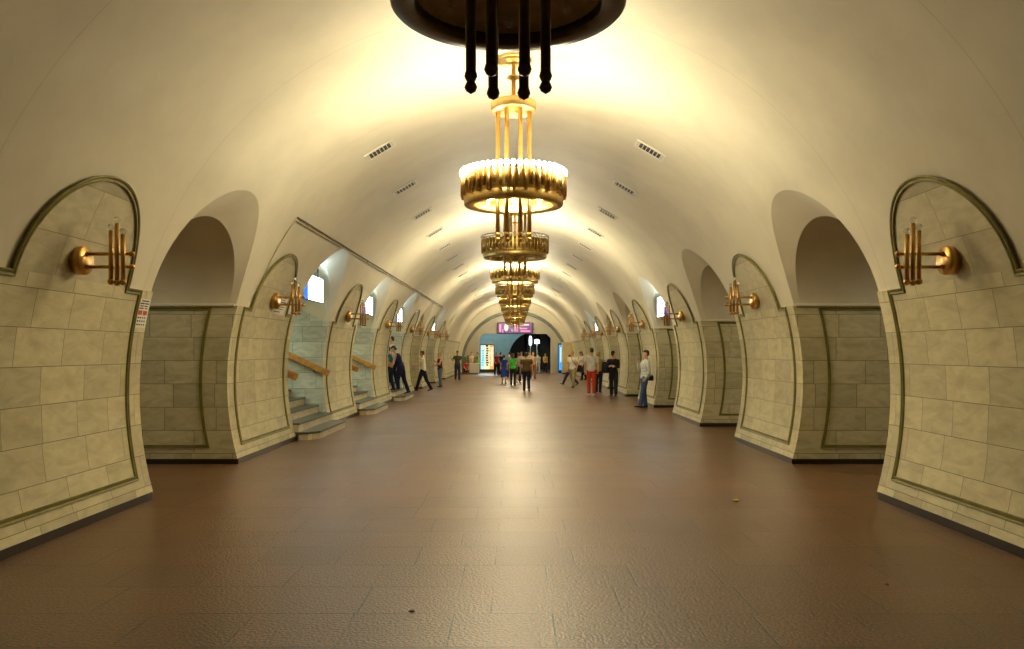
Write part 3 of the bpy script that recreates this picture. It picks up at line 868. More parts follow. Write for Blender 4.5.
for k in range(-1, 10):
    y = open_c(1) + PER * (k - 1); lit = (k % 2 != 0) and k > 0; det = 0 <= k <= 3
    key = (lit, det) if k > 0 else ('dark', det)
    if key in protos: e = copy_tree(protos[key])
    else:
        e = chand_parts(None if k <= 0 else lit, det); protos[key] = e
    e.location = ({0: -.04, 1: -.02}.get(k, 0), y - (.14 if k == 0 else 0), 0)
    lab = CH_LAB.get(k) or (f'{"lit" if lit else "unlit"} distant chandelier, {["sixth", "seventh", "eighth", "ninth", "tenth"][k - 5]} from the camera' if k > 0 else 'unlit brass chandelier hanging behind the camera')
    tag(e, lab, 'chandelier', 'brass chandeliers along the vault')
    if lit: add_lights(e, y)

# ------------------------------------------------------------------ wall sconces (unlit)
def make_sconce(side):
    e = empty('wall_sconce')
    s = -side
    mb = MB(); mb.lathe([(.001, -s * .02), (.145, -s * .02), (.145, s * .07), (.135, s * .085), (.001, s * .085)], 32, (0, 0, 0), 'x', caps=False); mb.build('back_plate', M['brass_sconce'], e)
    for z in (.065, -.065):
        mb = MB(); mb.tube([(s * .08, 0, z), (s * .52, 0, z)], .018, 10); a = mb.build('arm', M['brass_sconce'], e)
        mb = MB(); mb.ball((s * .535, 0, z), .030, 12, 8); mb.build('ball_finial', M['brass_sconce'], a)
        mb = MB(); mb.ball((s * .095, 0, z), .027, 10, 6); mb.build('ball_joint', M['brass_sconce'], a)
        for x in (.35, .41, .47):
            mb = MB(); mb.ball((s * x, -.03, z), .024, 10, 6); mb.build('ball_joint', M['brass_sconce'], a)
    for x, lo, hi in ((.35, -.20, .29), (.41, -.21, .36), (.47, -.205, .25)):
        mb = MB(); mb.tube([(s * x, -.048, lo), (s * x, -.048, hi)], .022, 12); t = mb.build('lamp_tube', M['brass_sconce'], e)
        mb = MB(); mb.ball((s * x, -.048, lo - .015), .033, 12, 8); mb.build('ball_finial', M['brass_sconce'], t)
        mb = MB(); mb.ball((s * x, -.048, hi + .035), .032, 12, 8); mb.build('bulb', M['glass'], t)
    return e
for side, nm in ((-1, 'left'), (1, 'right')):
    p0 = make_sconce(side)
    for k in range(0, NPIER):
        e = p0 if k == 0 else copy_tree(p0)
        x = R_P * math.cos(math.asin((2.70 - ZC) / R_P))
        e.location = (side * (x - .015), pier_c(k) - (.11 if k == 1 else 0), 2.70)
        tag(e, {0: f'brass wall sconce beside the camera on the {nm}', 1: f'unlit brass three-tube sconce on the nearest {nm} pylon'}.get(k, f'unlit brass three-tube sconce on the {ORD[k]} pylon on the {nm}'), 'wall lamp', f'brass sconces on the {nm} pylons')

# ------------------------------------------------------------------ hanging lightboxes in passages
def lightbox(side, k, lab, z0=2.90, z1=3.42):
    c = open_c(k); e = empty('lightbox', (side * 4.42, c, 0)); tag(e, lab, 'lightbox', 'hanging lightboxes in the passages')
    s = -side
    mb = MB(); mb.box((-.045, -.66, z0 - .012), (.045, .66, z1 + .012), .008); mb.build('case', M['steel_dark'], e)
    mb = MB(); mb.box((s * .045, -.64, z0), (s * .053, .64, z1)); mb.build('panel', M['box_white'], e)
    mb = MB(); mb.box((-.038, -.668, z0), (.038, -.66, z1)); mb.build('end_panel', M['box_blue'], e)
    mb = MB(); mb.box((s * .053, -.62, z0 + .04), (s * .056, -.38, z0 + .08)); mb.build('printed_mark', M['box_orange'], e)
    for i in range(3):
        mb = MB(); mb.box((s * .053, .20, z0 + .1 + .06 * i), (s * .056, .20 + .12 + .05 * (i % 2), z0 + .12 + .06 * i)); mb.build('printed_mark', M['box_orange'], e)
    mb = MB(); mb.box((-.035, -.6, z1 + .012), (.035, .6, z1 + .018)); mb.build('added_top_glow', M['box_white'], e)  # glowing strip added on top to throw light onto the arch hood
    l = bpy.data.lights.new('hood_fill', 'POINT'); l.energy = 14; l.color = (.55, .82, 1.0); l.shadow_soft_size = .05  # added blue fill for the arch hood, has no fitting of its own
    o = bpy.data.objects.new('hood_fill', l); C.objects.link(o); o.location = (side * 4.22, c - .15, z1 + .04)
    for q in (-.45, .45):
        ztop = Z_SP + 1.15 * math.sqrt(1 - (q / A_OP) ** 2) + .03
        mb = MB(); mb.tube([(side * .02, q, z1), (side * .02, q, ztop)], .012, 8); mb.build('hanger', M['steel_dark'], e)
lightbox(-1, 2, 'white lit box with blue end hanging above the first stairs')
lightbox(-1, 3, 'white lit box with blue end hanging above the second stairs')
lightbox(-1, 4, 'white lit box with blue end hanging above the third stairs')
lightbox(-1, 6, 'small white lit box in the sixth passage on the left')
lightbox(1, 3, 'white lit box hanging in a right passage, nearest on that side', 2.84, 3.42)
lightbox(1, 6, 'small far white lit box in a right passage, past the man in black')

# ------------------------------------------------------------------ notices
def notice(name_lab, y0, y1, s0, s1, rows_, side=-1):
    e = empty('paper_notice'); tag(e, name_lab, 'notice')
    def patch(nm, mt, ya, yb, sa, sb, off):
        mb = MB()
        mb.grid([[surf(side, y, s, off) for y in (ya, yb)] for s in (sa, (sa + sb) / 2, sb)], None, False)
        mb.grid([[surf(side, y, s, off - .002) for y in (ya, yb)] for s in (sa, (sa + sb) / 2, sb)], None, False)
        return mb.build(nm, mt, e)
    patch('sheet', M['paper'], y0, y1, s0, s1, .004)
    h = s1 - s0; w = y1 - y0
    for (f0, f1, mt, words) in rows_:
        for a, b in words: patch('printed_line', M[mt], y0 + w * a, y0 + w * b, s1 - h * f1, s1 - h * f0, .007)
yE = pier_c(1) + HALF
rows1 = [(.05, .09, 'ink', [(.2, .9)]), (.14, .18, 'ink', [(.1, .5), (.55, .95)]), (.23, .265, 'ink', [(.15, .45), (.55, .85)]), (.31, .345, 'ink', [(.1, .5), (.65, .85)]),
         (.41, .56, 'ink_red', [(.08, .18), (.21, .31), (.34, .44), (.55, .65), (.68, .78), (.81, .91)]),
         (.63, .68, 'ink', [(.12, .25), (.33, .45), (.55, .65), (.75, .85)]), (.75, .80, 'ink', [(.12, .25), (.33, .45), (.55, .65), (.75, .85)]), (.87, .92, 'ink', [(.12, .25), (.33, .45), (.55, .65), (.75, .85)])]
notice('white notice with red letters stuck on the edge of nearest left pylon', yE - .285, yE - .02, S_SP - .45, S_SP - .10, rows1)
rows2 = [(.05, .12, 'ink_red', [(.1, .9)]), (.2, .23, 'ink', [(.1, .8)]), (.32, .35, 'ink', [(.1, .9)]), (.44, .47, 'ink', [(.1, .7)]), (.56, .59, 'ink', [(.1, .9)]), (.68, .71, 'ink', [(.1, .8)]), (.82, .86, 'ink', [(.1, .6)])]
notice('white paper sheet behind the sconce of the second left pylon', pier_c(2) + .12, pier_c(2) + .85, S_SP - .05, S_SP + .32, rows2)
notice('white paper sheet behind the sconce of the third left pylon', pier_c(3) + .1, pier_c(3) + .65, S_SP - .02, S_SP + .32, rows2)

# ------------------------------------------------------------------ litter on the floor
def gp(px, py):      # floor point under a pixel
    d = F_PX * CAM_Z / (py - 351.0); return ((px - 515.0) * d / F_PX, d)
for (px, py, r, mt, lab) in ((736, 501, .03, (.75, .55, .06), 'crumpled yellow scrap lying on the floor right of centre'), (887, 585, .014, (.06, .05, .04), 'small dark bottle cap on the floor at right'), (412, 612, .018, (.03, .02, .015), 'small dark chip of rubbish on the floor at left')):
    x, y = gp(px, py)
    mb = MB(); rows = []
    for i in range(6):
        f = i / 5; rr = r * math.sin(PI * (.08 + .9 * f)) * 1.3
        rows.append([(rr * math.cos(2 * PI * j / 9) * random.uniform(.7, 1.2), rr * math.sin(2 * PI * j / 9) * random.uniform(.7, 1.2), r * .9 * f) for j in range(9)])
    mb.grid(rows, None, False, True); mb.quad(list(range(8, -1, -1))); mb.quad([45 + j for j in range(9)])
    o = mb.build('litter_scrap', simple('litter', mt, .6)); o.location = (x, y, 0); tag(o, lab, 'litter')

#PEOPLE-BEGIN
# ------------------------------------------------------------------ people
MC = {}
def cloth(col, rough=.8, noise=.12, ns=14):
    key = (tuple(col), rough, noise)
    if key not in MC: MC[key] = simple('cloth', col, rough, 0, noise, ns, .15, .2)
    return MC[key]
SKIN = simple('skin', (.62, .36, .22), .5, 0, .06, 6)
SKIN_D = simple('skin_tanned', (.50, .27, .15), .5, 0, .06, 6)
HAIRS = {'black': simple('hair_black', (.018, .013, .010), .5, 0, .3, 40), 'brown': simple('hair_brown', (.09, .045, .02), .5, 0, .3, 40), 'fair': simple('hair_fair', (.30, .19, .08), .5, 0, .3, 40), 'grey': simple('hair_grey', (.25, .22, .19), .5, 0, .3, 40)}
EYE = simple('eye', (.03, .02, .015), .3); LIP = simple('lip', (.42, .15, .11), .5); LEATHER = simple('black_leather', (.016, .015, .015), .4, 0, .2, 8)
NAVY = (.015, .02, .055); BLACK = (.015, .014, .015); JEANS = (.05, .085, .17)

def remesh(mb, name, vox, smooth_it=2):
    me = mb.mesh(name)
    o = bpy.data.objects.new('tmp', me); C.objects.link(o)
    m = o.modifiers.new('r', 'REMESH'); m.mode = 'VOXEL'; m.voxel_size = vox; m.use_smooth_shade = True
    if smooth_it:
        s = o.modifiers.new('s', 'SMOOTH'); s.iterations = smooth_it; s.factor = .5
    dg = bpy.context.evaluated_depsgraph_get()
    out = bpy.data.meshes.new_from_object(o.evaluated_get(dg))
    out.name = name
    bpy.data.objects.remove(o); bpy.data.meshes.remove(me)
    return out

def person(label, pos, H, rz, legs=((8, 6), (-8, 8)), lean=4, arms=((5, 8, 15, 0), (5, 8, 15, 0)), turn=0, nod=0,
           top=None, sleeve=.55, bottom=None, bottom_len=1.0, skirt=None, dress=None, shoes=BLACK, hair='black', hairlen=0, build=1.0, female=False, skin=None, crouch=0.0, vox=.0115, cap=None, top_mat=None):
    """local frame: faces -Y, own left is +X. legs: (hip swing, knee bend) for left, right; arms: (flex, abduct, elbow, inward)."""
    k = H / 1.75; skin = skin or SKIN
    R = math.radians
    fwd = V((0, -1, 0)); up = V((0, 0, 1)); lat = V((1, 0, 0))
    def sag(a): return fwd * math.sin(R(a)) - up * math.cos(R(a))
    hipw = .088
    L = []
    for sgn, (a, b) in zip((1, -1), legs):
        h = V((sgn * hipw, 0, 0)); kn = h + sag(a) * .43 + lat * sgn * .012; an = kn + sag(a - b) * .40
        fa = max(-35, min(15, (a - b) * .6))
        L.append((h, kn, an, fa, sgn))
    low = min(min(an.z - .075, an.z - .075 + (.17 * math.sin(R(fa)) if fa < 0 else -.05 * math.sin(R(fa)))) for h, kn, an, fa, s in L)
    pel = V((0, 0, -low))
    ol = V((0, 0, pel.z))
    L = [(h + ol, kn + ol, an + ol, fa, s) for h, kn, an, fa, s in L]
    # upper body frame
    rot = Matrix.Rotation(R(lean), 3, 'X')       # leaning forward: +z towards -y
    def T(p): return ol + rot @ V(p)
    U = rot @ up; FW = rot @ fwd
    wk = .90 if female else 1.0
    sh = .168 * wk * build if female else .188 * build
    # torso: (height above hip joint, half width, half depth, y offset)
    TORSO = [(-.10, .10, .085, .0), (-.03, .158, .108, .0), (.05, .160 if not female else .166, .112, .004), (.14, .138 if not female else .122, .100, .0), (.24, .142 if not female else .122, .102, -.004),
             (.34, .160 * wk, .115 if not female else .122, -.010), (.43, .172 * wk, .108, -.004), (.495, .150 * wk, .082, .006), (.535, .085, .062, .012), (.565, .056, .056, .008), (.63, .052, .054, -.008)]
    def torso(mb, inf, h0, h1, wid=1.0):
        rows = []
        for (h, rx, ry, yo) in TORSO:
            if h < h0 - 1e-6 or h > h1 + 1e-6: continue
            rx = rx * (build if h < .5 else 1) + inf; ry = ry * (build if h < .5 else 1) + inf
            rows.append([T((rx * wid * math.cos(t), yo + ry * math.sin(t), h)) for t in [2 * PI * j / 18 for j in range(18)]])
        b = len(mb.v); mb.grid(rows, None, True, True)
        mb.quad([b + j for j in range(17, -1, -1)]); mb.quad([b + (len(rows) - 1) * 18 + j for j in range(18)])
    # arms
    A = []
    for sgn, (fl, ab, el, inw) in zip((1, -1), arms):
        s0 = T((sgn * sh, .006, .475))
        d = FW * math.sin(R(fl)) - U * math.cos(R(fl)); d = (d * math.cos(R(ab)) + lat * sgn * math.sin(R(ab))).normalized()
        e0 = s0 + d * .285
        d2 = (FW * math.sin(R(fl + el)) - U * math.cos(R(fl + el)))
        d2 = (d2 * math.cos(R(inw)) - lat * sgn * math.sin(R(inw)) + lat * sgn * math.sin(R(ab)) * .5).normalized()
        w0 = e0 + d2 * .245
        A.append((s0, e0, w0, d2, sgn))
    mb = MB()
    torso(mb, 0, -.10, .63)
    for h, kn, an, fa, s in L:
        mb.tube([h + V((0, 0, .03)), h.lerp(kn, .3), h.lerp(kn, .75), kn, kn.lerp(an, .3) + V((0, .012, 0)), kn.lerp(an, .7), an, an + V((0, 0, -.03))], [.086 * build, .084 * build, .062, .056, .056, .042, .036, .036], 12)
    FEET = []
    for h, kn, an, fa, s in L:
        dz = math.sin(R(fa)); c = math.cos(R(fa))
        fd = (fwd * c + up * dz).normalized(); fd = (fd + lat * s * .14).normalized(); fu = fd.cross(lat).normalized()
        if fu.z < 0: fu = -fu
        sd = fd.cross(fu)
        FEET.append((an, fd, fu, sd))
    def foot(mb, an, fd, fu, sd, inf):
        rows = []
        for (t, w_, hh) in ((-.075, .022, .03), (-.06, .034, .05), (-.01, .036, .058), (.06, .042, .045), (.13, .045, .03), (.175, .032, .02), (.19, .012, .012)):
            c = an + fd * t * 1.0 - fu * (.075 - hh * .5 * 1.0)
            rows.append([c + sd * (w_ + inf) * math.cos(a) + fu * (hh * .5 + inf) * math.sin(a) for a in [2 * PI * j / 10 for j in range(10)]])
        b = len(mb.v); mb.grid(rows, None, True, True); mb.quad([b + j for j in range(9, -1, -1)]); mb.quad([b + 60 + j for j in range(10)])
    for f in FEET: foot(mb, *f, 0)
    for s0, e0, w0, d2, sgn in A:
        mb.tube([T((sgn * sh * .7, .006, .47)), s0, s0.lerp(e0, .35), e0, e0.lerp(w0, .3), w0], [.05, .052 * build, .046 * build, .036, .038, .025], 10)
        # hand: palm, four curled fingers, thumb from the side near the wrist
        nrm = d2.cross(lat).normalized() if abs(d2.x) < .9 else d2.cross(up).normalized()
        side = nrm.cross(d2).normalized(); inn = (lat * -sgn - d2 * (d2.dot(lat * -sgn)))
        inn = inn.normalized() if inn.length > .2 else nrm
        side = d2.cross(inn).normalized()
        if side.dot(fwd) < 0: side = -side       # thumb side looks forward
        rows = []
        for t, w_, th in ((-.01, .024, .02), (.03, .036, .016), (.085, .040, .013)):
            c = w0 + d2 * t; rows.append([c + side * w_ * math.cos(a) + inn * th * math.sin(a) for a in [2 * PI * j / 10 for j in range(10)]])
        b = len(mb.v); mb.grid(rows, None, True, True); mb.quad([b + j for j in range(9, -1, -1)]); mb.quad([b + 20 + j for j in range(10)])
        for q, ln in ((.030, .068), (.010, .078), (-.010, .072), (-.030, .056)):
            p0 = w0 + d2 * .075 + side * q; p1 = p0 + (d2 * .9 + inn * .25).normalized() * ln * .55; p2 = p1 + (d2 * .6 + inn * .8).normalized() * ln * .5
            mb.tube([p0, p1, p2], [.0098, .0092, .008], 7)
        p0 = w0 + d2 * .02 + side * .026; p1 = p0 + (side * .8 + d2 * .7 + inn * .3).normalized() * .04; p2 = p1 + (d2 * .9 + side * .3 + inn * .3).normalized() * .032
        mb.tube([p0, p1, p2], [.012, .011, .009], 7)
    # head
    hr = Matrix.Rotation(R(turn), 3, 'Z') @ Matrix.Rotation(R(nod), 3, 'X')
    hc = T((0, -.012, .715))
    def Hd(p): return hc + rot @ (hr @ V(p))
    HEAD = [(-.115, .022, .030, -.040), (-.10, .040, .052, -.030), (-.07, .055, .072, -.014), (-.03, .066, .086, -.002), (.01, .072, .093, .004), (.05, .072, .094, .008), (.085, .060, .078, .010), (.108, .036, .048, .010), (.116, .012, .016, .010)]
    rows = [[Hd((rx * math.cos(a), yo + ry * math.sin(a), h)) for a in [2 * PI * j / 16 for j in range(16)]] for h, rx, ry, yo in HEAD]
    b = len(mb.v); mb.grid(rows, None, True, True); mb.quad([b + j for j in range(15, -1, -1)]); mb.quad([b + 8 * 16 + j for j in range(16)])
    mb.tube([T((0, .006, .56)), Hd((0, .012, -.06))], [.054, .052], 12)
    mb.tube([Hd((0, -.082, .018)), Hd((0, -.100, -.018)), Hd((0, -.088, -.028))], [.010, .016, .012], 8)         # nose
    for s in (1, -1):
        mb.tube([Hd((s * .068, .010, -.03)), Hd((s * .078, .016, .0)), Hd((s * .074, .016, .03))], [.009, .012, .010], 7)   # ears
        mb.tube([Hd((s * .045, -.074, .035)), Hd((s * .015, -.088, .034))], [.008, .009], 6)       # brow
    root = empty('person', (pos[0], pos[1], pos[2] if len(pos) > 2 else 0), R(rz))
    root.scale = (k, k, k)
    tag(root, label, 'person')
    link('body', remesh(mb, 'body', vox), skin, root)
    for s in (1, -1):
        mb = MB(); p = Hd((s * .029, -.080, .010)); mb.ball(p, .011, 8, 6); mb.build('eye', EYE, root)
    mb = MB(); mb.tube([Hd((-.024, -.078, -.058)), Hd((0, -.086, -.056)), Hd((.024, -.078, -.058))], [.004, .007, .004], 6); mb.build('mouth', LIP, root)
    # hair
    if hair:
        mb = MB(); rows = []
        def Hel(c, rx, ry, rz_):
            rr = []
            for i in range(9):
                p = PI * i / 8 - PI / 2; q = max(math.cos(p), .02)
                rr.append([Hd((c[0] + rx * q * math.cos(2 * PI * j / 14), c[1] + ry * q * math.sin(2 * PI * j / 14), c[2] + rz_ * math.sin(p))) for j in range(14)])
            b = len(mb.v); mb.grid(rr, None, True, True); mb.quad([b + j for j in range(13, -1, -1)]); mb.quad([b + 8 * 14 + j for j in range(14)])
        Hel((0, .012, .066), .080, .100, .062); Hel((0, .030, .015), .0765, .079, .085)
        if hairlen:
            rows = []
            for f, rx, ry in ((0, .078, .06), (.3, .082, .052), (.7, .080, .04), (1, .05, .022)):
                c = V((0, .055 + .01 * f, .02 - f * hairlen))
                rows.append([Hd((rx * math.cos(a), c.y + ry * math.sin(a), c.z)) for a in [2 * PI * j / 12 for j in range(12)]])
            b = len(mb.v); mb.grid(rows, None, True, True); mb.quad([b + j for j in range(11, -1, -1)]); mb.quad([b + 36 + j for j in range(12)])
        link('hair', remesh(mb, 'hair', .009, 6), HAIRS[hair], root)
    if cap:
        mb = MB(); rows = [[Hd((rx * math.cos(a), .008 + ry * math.sin(a), h)) for a in [2 * PI * j / 16 for j in range(16)]] for h, rx, ry in ((.045, .082, .104), (.075, .082, .102), (.115, .066, .084), (.132, .02, .03))]
        b = len(mb.v); mb.grid(rows, None, True, True); mb.quad([b + j for j in range(15, -1, -1)]); mb.quad([b + 48 + j for j in range(16)])
        mb.tube([Hd((0, -.06, .052)), Hd((0, -.125, .046)), Hd((0, -.165, .038))], [.055, .05, .03], 10)
        link('cap', remesh(mb, 'cap', .012, 1), cloth(cap), root)
    # clothes
    if top or top_mat:
        mb = MB(); torso(mb, .017, -.03 if not dress else .05, .535)
        for s0, e0, w0, d2, sgn in A:
            if sleeve <= 0: continue
            pts = [T((sgn * sh * .6, .006, .472)), s0]; rr = [.062, .066 * build]
            if sleeve <= .6:
                pts += [s0.lerp(e0, sleeve * .6), s0.lerp(e0, sleeve)]; rr += [.064 * build, .064]
            else:
                pts += [s0.lerp(e0, .5), e0, e0.lerp(w0, .5), e0.lerp(w0, .93)]; rr += [.060, .051, .048, .040]
            mb.tube(pts, rr, 12)
        if female: 
            for s in (1, -1): mb.ball(T((s * .07, -.09, .335)), .062, 12, 8)
        link('shirt', remesh(mb, 'shirt', .0125), top_mat or cloth(top), root)
    if bottom:
        mb = MB(); torso(mb, .014, -.10, .14)
        for h, kn, an, fa, s in L:
            pts = [h + V((0, 0, .02)), h.lerp(kn, .35), h.lerp(kn, .8)]; rr = [.102 * build, .098 * build, .082]
            if bottom_len >= .5: pts += [kn]; rr += [.076]
            if bottom_len >= .7: pts += [kn.lerp(an, .4)]; rr += [.070]
            if bottom_len >= .95: pts += [kn.lerp(an, .8), an + (kn - an).normalized() * -.02]; rr += [.066, .066]
            mb.tube(pts, rr, 14)
        link('trousers', remesh(mb, 'trousers', .0125), cloth(bottom), root)
    if skirt or dress:
        col, length = skirt or dress
        mb = MB(); rows = []
        zt = .14; sp = max(abs(L[0][1].y), abs(L[1][1].y)) * .55
        for f in (0, .2, .45, .7, 1):
            h = zt - f * (length + zt); w_ = .14 + .045 * min(1, f * 2.2) + .025 * f
            rows.append([T((w_ * math.cos(a), 0, 0)) + V((0, (.115 + .03 * min(1, f * 2) + sp * f) * math.sin(a), h)) + V((0, 0, 0)) for a in [2 * PI * j / 24 for j in range(24)]])
        b = len(mb.v); mb.grid(rows, None, True, True); mb.quad([b + j for j in range(23, -1, -1)]); mb.quad([b + 96 + j for j in range(24)])
        link('skirt', remesh(mb, 'skirt', .0125), cloth(col), root)
    if shoes:
        for f in FEET:
            mb = MB(); foot(mb, *f, .009); link('shoe', remesh(mb, 'shoe', .009, 1), cloth(shoes, .45), root)
    root['k'] = k
    return root, A, T

def spot(px, py): return gp(px, py)
def hand_world(res, i):
    root, A, T = res
    m = Matrix.LocRotScale(root.location, root.rotation_euler, root.scale)
    s0, e0, w0, d2, sgn = A[i]
    return m @ (w0 + d2 * .09)
def body_world(res, p):
    root, A, T = res
    return Matrix.LocRotScale(root.location, root.rotation_euler, root.scale) @ T(p)
def bag(name, label, cat, at, size, rz, col, strap=None, handle=True):
    """soft bag hanging with its top centre at `at`; strap: list of world points"""
    e = empty(name, at, math.radians(rz)); tag(e, label, cat)
    w_, d_, h_ = size
    mb = MB(); rows = []
    for f, g in ((0, .86), (.06, .97), (.5, 1.0), (.9, .9), (1, .8)):
        rows.append([(math.copysign(abs(math.cos(a)) ** .5, math.cos(a)) * w_ / 2 * g, math.copysign(abs(math.sin(a)) ** .5, math.sin(a)) * d_ / 2 * g, -h_ * (1 - f)) for a in [2 * PI * j / 20 for j in range(20)]])
    mb.grid(rows, None, True, True); mb.quad([j for j in range(19, -1, -1)]); mb.quad([80 + j for j in range(20)])
    mb.build('body', cloth(col, .5), e)
    if handle:
        mb = MB(); mb.tube([(-w_ * .22, 0, -.01), (-w_ * .2, 0, .05), (w_ * .2, 0, .05), (w_ * .22, 0, -.01)], .010, 8); mb.build('handle', cloth(col, .5), e)
    if strap:
        inv = Matrix.LocRotScale(e.location, e.rotation_euler, None).inverted()
        mb = MB(); mb.tube([inv @ V(p) for p in strap], .013, 6); mb.build('strap', cloth(col, .5), e)
    return e

check = simple('checked_cloth', (.55, .56, .50), .8)
def _chk():
    nt = check.node_tree; b = nt.nodes['Principled BSDF']
    tc = nt.nodes.new('ShaderNodeTexCoord'); n = nt.nodes.new('ShaderNodeTexChecker'); n.inputs['Scale'].default_value = 22
    n.inputs['Color1'].default_value = (.62, .63, .56, 1); n.inputs['Color2'].default_value = (.36, .40, .36, 1)
    lk(nt, tc.outputs['Object'], n.inputs['Vector']); lk(nt, n.outputs['Color'], b.inputs['Base Color'])
_chk()

# --- right side
x, y = spot(644.5, 408)
r = person('man in pale checked shirt and blue jeans standing by the right wall', (x, y), 1.83, -78, ((13, 2), (-3, 4)), -4, ((-8, 12, 28, 20), (28, 4, 138, 20)), -6, 0, top_mat=check, sleeve=1, bottom=JEANS, shoes=BLACK, hair='black', vox=.0095)
p = body_world(r, (.02, .19, .06))
bag('waist_pouch', 'black pouch on the hip of the man in checked shirt', 'bag', (p.x - .01, p.y, p.z + .03), (.19, .13, .17), 10, BLACK, [body_world(r, (.14, .0, .10)), (p.x + .02, p.y, p.z + .06)], False)
x, y = spot(613.5, 396)
r = person('man in black cap and black clothes looking down at his hands, right side', (x, y), 1.80, -20, ((4, 4), (-4, 5)), 6, ((18, 6, 92, 32), (18, 6, 92, 32)), 0, 18, top=BLACK, sleeve=1, bottom=(.017, .018, .026), shoes=BLACK, hair='black', cap=BLACK, vox=.0095)
p = body_world(r, (-.31, .05, .42))
bag('shoulder_bag', 'big black bag hanging beside the man dressed all in black', 'bag', p, (.32, .24, .46), -25, (.013, .013, .02), [body_world(r, (.10, .0, .555)), body_world(r, (.02, -.135, .47)), body_world(r, (-.2, -.15, .38)), (p.x + .04, p.y, p.z - .02)])
x, y = spot(591.5, 395.5)
r = person('man in white T-shirt and red trousers seen from behind', (x, y), 1.93, 172, ((5, 3), (-4, 5)), 1, ((2, 9, 22, 0), (4, 9, 30, 5)), 20, 0, top=(.66, .62, .52), sleeve=.6, bottom=(.50, .055, .018), shoes=(.55, .52, .46), hair='black', build=1.04, vox=.0095)
x, y = spot(598.5, 392.5)
r = person('person in tan top and dark jeans half hidden by red trousers', (x, y), 1.76, 160, ((6, 4), (-6, 6)), 2, ((5, 8, 40, 10), (5, 8, 15, 0)), 0, 0, top=(.34, .24, .11), sleeve=.7, bottom=NAVY, hair='fair', hairlen=.12, female=True, vox=.0095)
x, y = spot(573, 387.5)
r = person('bald man in white shirt and khaki trousers walking with shoulder bag', (x, y), 1.84, -25, ((20, 6), (-14, 20)), 3, ((8, 8, 20, 5), (-8, 8, 22, 5)), 15, 0, top=(.68, .64, .52), sleeve=.55, bottom=(.24, .21, .12), shoes=BLACK, hair=None, build=1.08, skin=SKIN_D)
p = body_world(r, (.30, .03, .16))
bag('shoulder_bag', 'black shoulder bag at the side of the bald man', 'bag', p, (.30, .14, .32), -30, BLACK, [body_world(r, (-.09, -.02, .585)), body_world(r, (.05, -.185, .38)), body_world(r, (.2, -.17, .2)), (p.x, p.y, p.z)])
x, y = spot(571.5, 386)
r = person('person with navy trousers striding behind the bald man', (x, y + .8), 1.66, -70, ((-14, 30), (30, 4)), 4, ((20, 6, 20, 0), (-15, 6, 20, 0)), 0, 0, top=(.10, .09, .09), sleeve=.6, bottom=NAVY, hair='black')
x, y = spot(583.5, 380.5)
r = person('woman in white top leaning forward with a dark bag, right side', (x, y), 1.82, -60, ((18, 10), (-12, 16)), 14, ((12, 6, 30, 0), (18, 6, 40, 10)), 0, 10, top=(.60, .55, .46), sleeve=.5, bottom=BLACK, hair='brown', hairlen=.2, female=True)
p = hand_world(r, 0)
bag('handbag', 'dark handbag with blue tint held by the leaning woman', 'bag', (p.x, p.y - .03, p.z - .03), (.30, .14, .28), -40, (.03, .05, .12))
# --- centre
x, y = spot(526.5, 391)
r = person('man in brown shirt and dark trousers walking away with a briefcase', (x, y), 1.76, 180, ((13, 4), (-10, 22)), 2, ((4, 10, 14, 0), (4, 9, 10, 0)), 0, 0, top=(.135, .09, .032), sleeve=.6, bottom=(.014, .016, .035), shoes=BLACK, hair='black', build=1.1, vox=.0095)
p = hand_world(r, 0)
bag('briefcase', 'black briefcase carried by the man in brown shirt', 'bag', (p.x - .01, p.y, p.z - .035), (.14, .42, .30), 0, BLACK)
x, y = spot(513, 385.5)
r = person('woman in bright green top and black trousers seen from behind', (x, y), 1.68, 176, ((6, 5), (-6, 8)), 0, ((6, 9, 12, 0), (10, 9, 30, 0)), -15, 0, top=(.045, .42, .045), sleeve=.35, bottom=BLACK, hair='brown', hairlen=.24, female=True)
x, y = spot(504, 383.5)
r = person('woman in short blue dress with bare calves walking away', (x, y), 1.60, 180, ((8, 6), (-8, 14)), 1, ((5, 9, 16, 0), (5, 9, 20, 0)), 0, 0, top=(.02, .05, .26), sleeve=.4, dress=((.02, .05, .26), .52), hair='brown', hairlen=.10, female=True, build=1.06)
x, y = spot(518.5, 383)
r = person('woman in grey top and dark skirt beside the green top', (x, y), 1.70, 170, ((6, 6), (-8, 12)), 1, ((5, 9, 16, 0), (5, 9, 20, 0)), 0, 0, top=(.36, .33, .27), sleeve=.4, skirt=(BLACK, .42), hair='brown', hairlen=.08, female=True)
x, y = spot(496.5, 375.5)
r = person('woman in black and red top standing left of the blue dress', (x, y), 1.70, 20, ((5, 4), (-5, 6)), 2, ((12, 8, 50, 15), (10, 8, 40, 10)), 10, 0, top=(.30, .03, .03), sleeve=.4, bottom=BLACK, hair='fair', hairlen=.15, female=True)
x, y = spot(500.5, 375)
r = person('person in dark clothes between the red top and blue dress', (x, y), 1.70, 160, ((8, 4), (-8, 12)), 2, ((5, 8, 20, 0), (5, 8, 15, 0)), 0, 0, top=BLACK, sleeve=.6, bottom=BLACK, hair='black')
x, y = spot(509.5, 378)
r = person('dark-haired person in grey shirt beyond the green top', (x, y), 1.74, 178, ((8, 4), (-8, 12)), 2, ((5, 8, 20, 0), (5, 8, 15, 0)), 0, 0, top=(.22, .22, .24), sleeve=.6, bottom=NAVY, hair='black')
x, y = spot(521.5, 377)
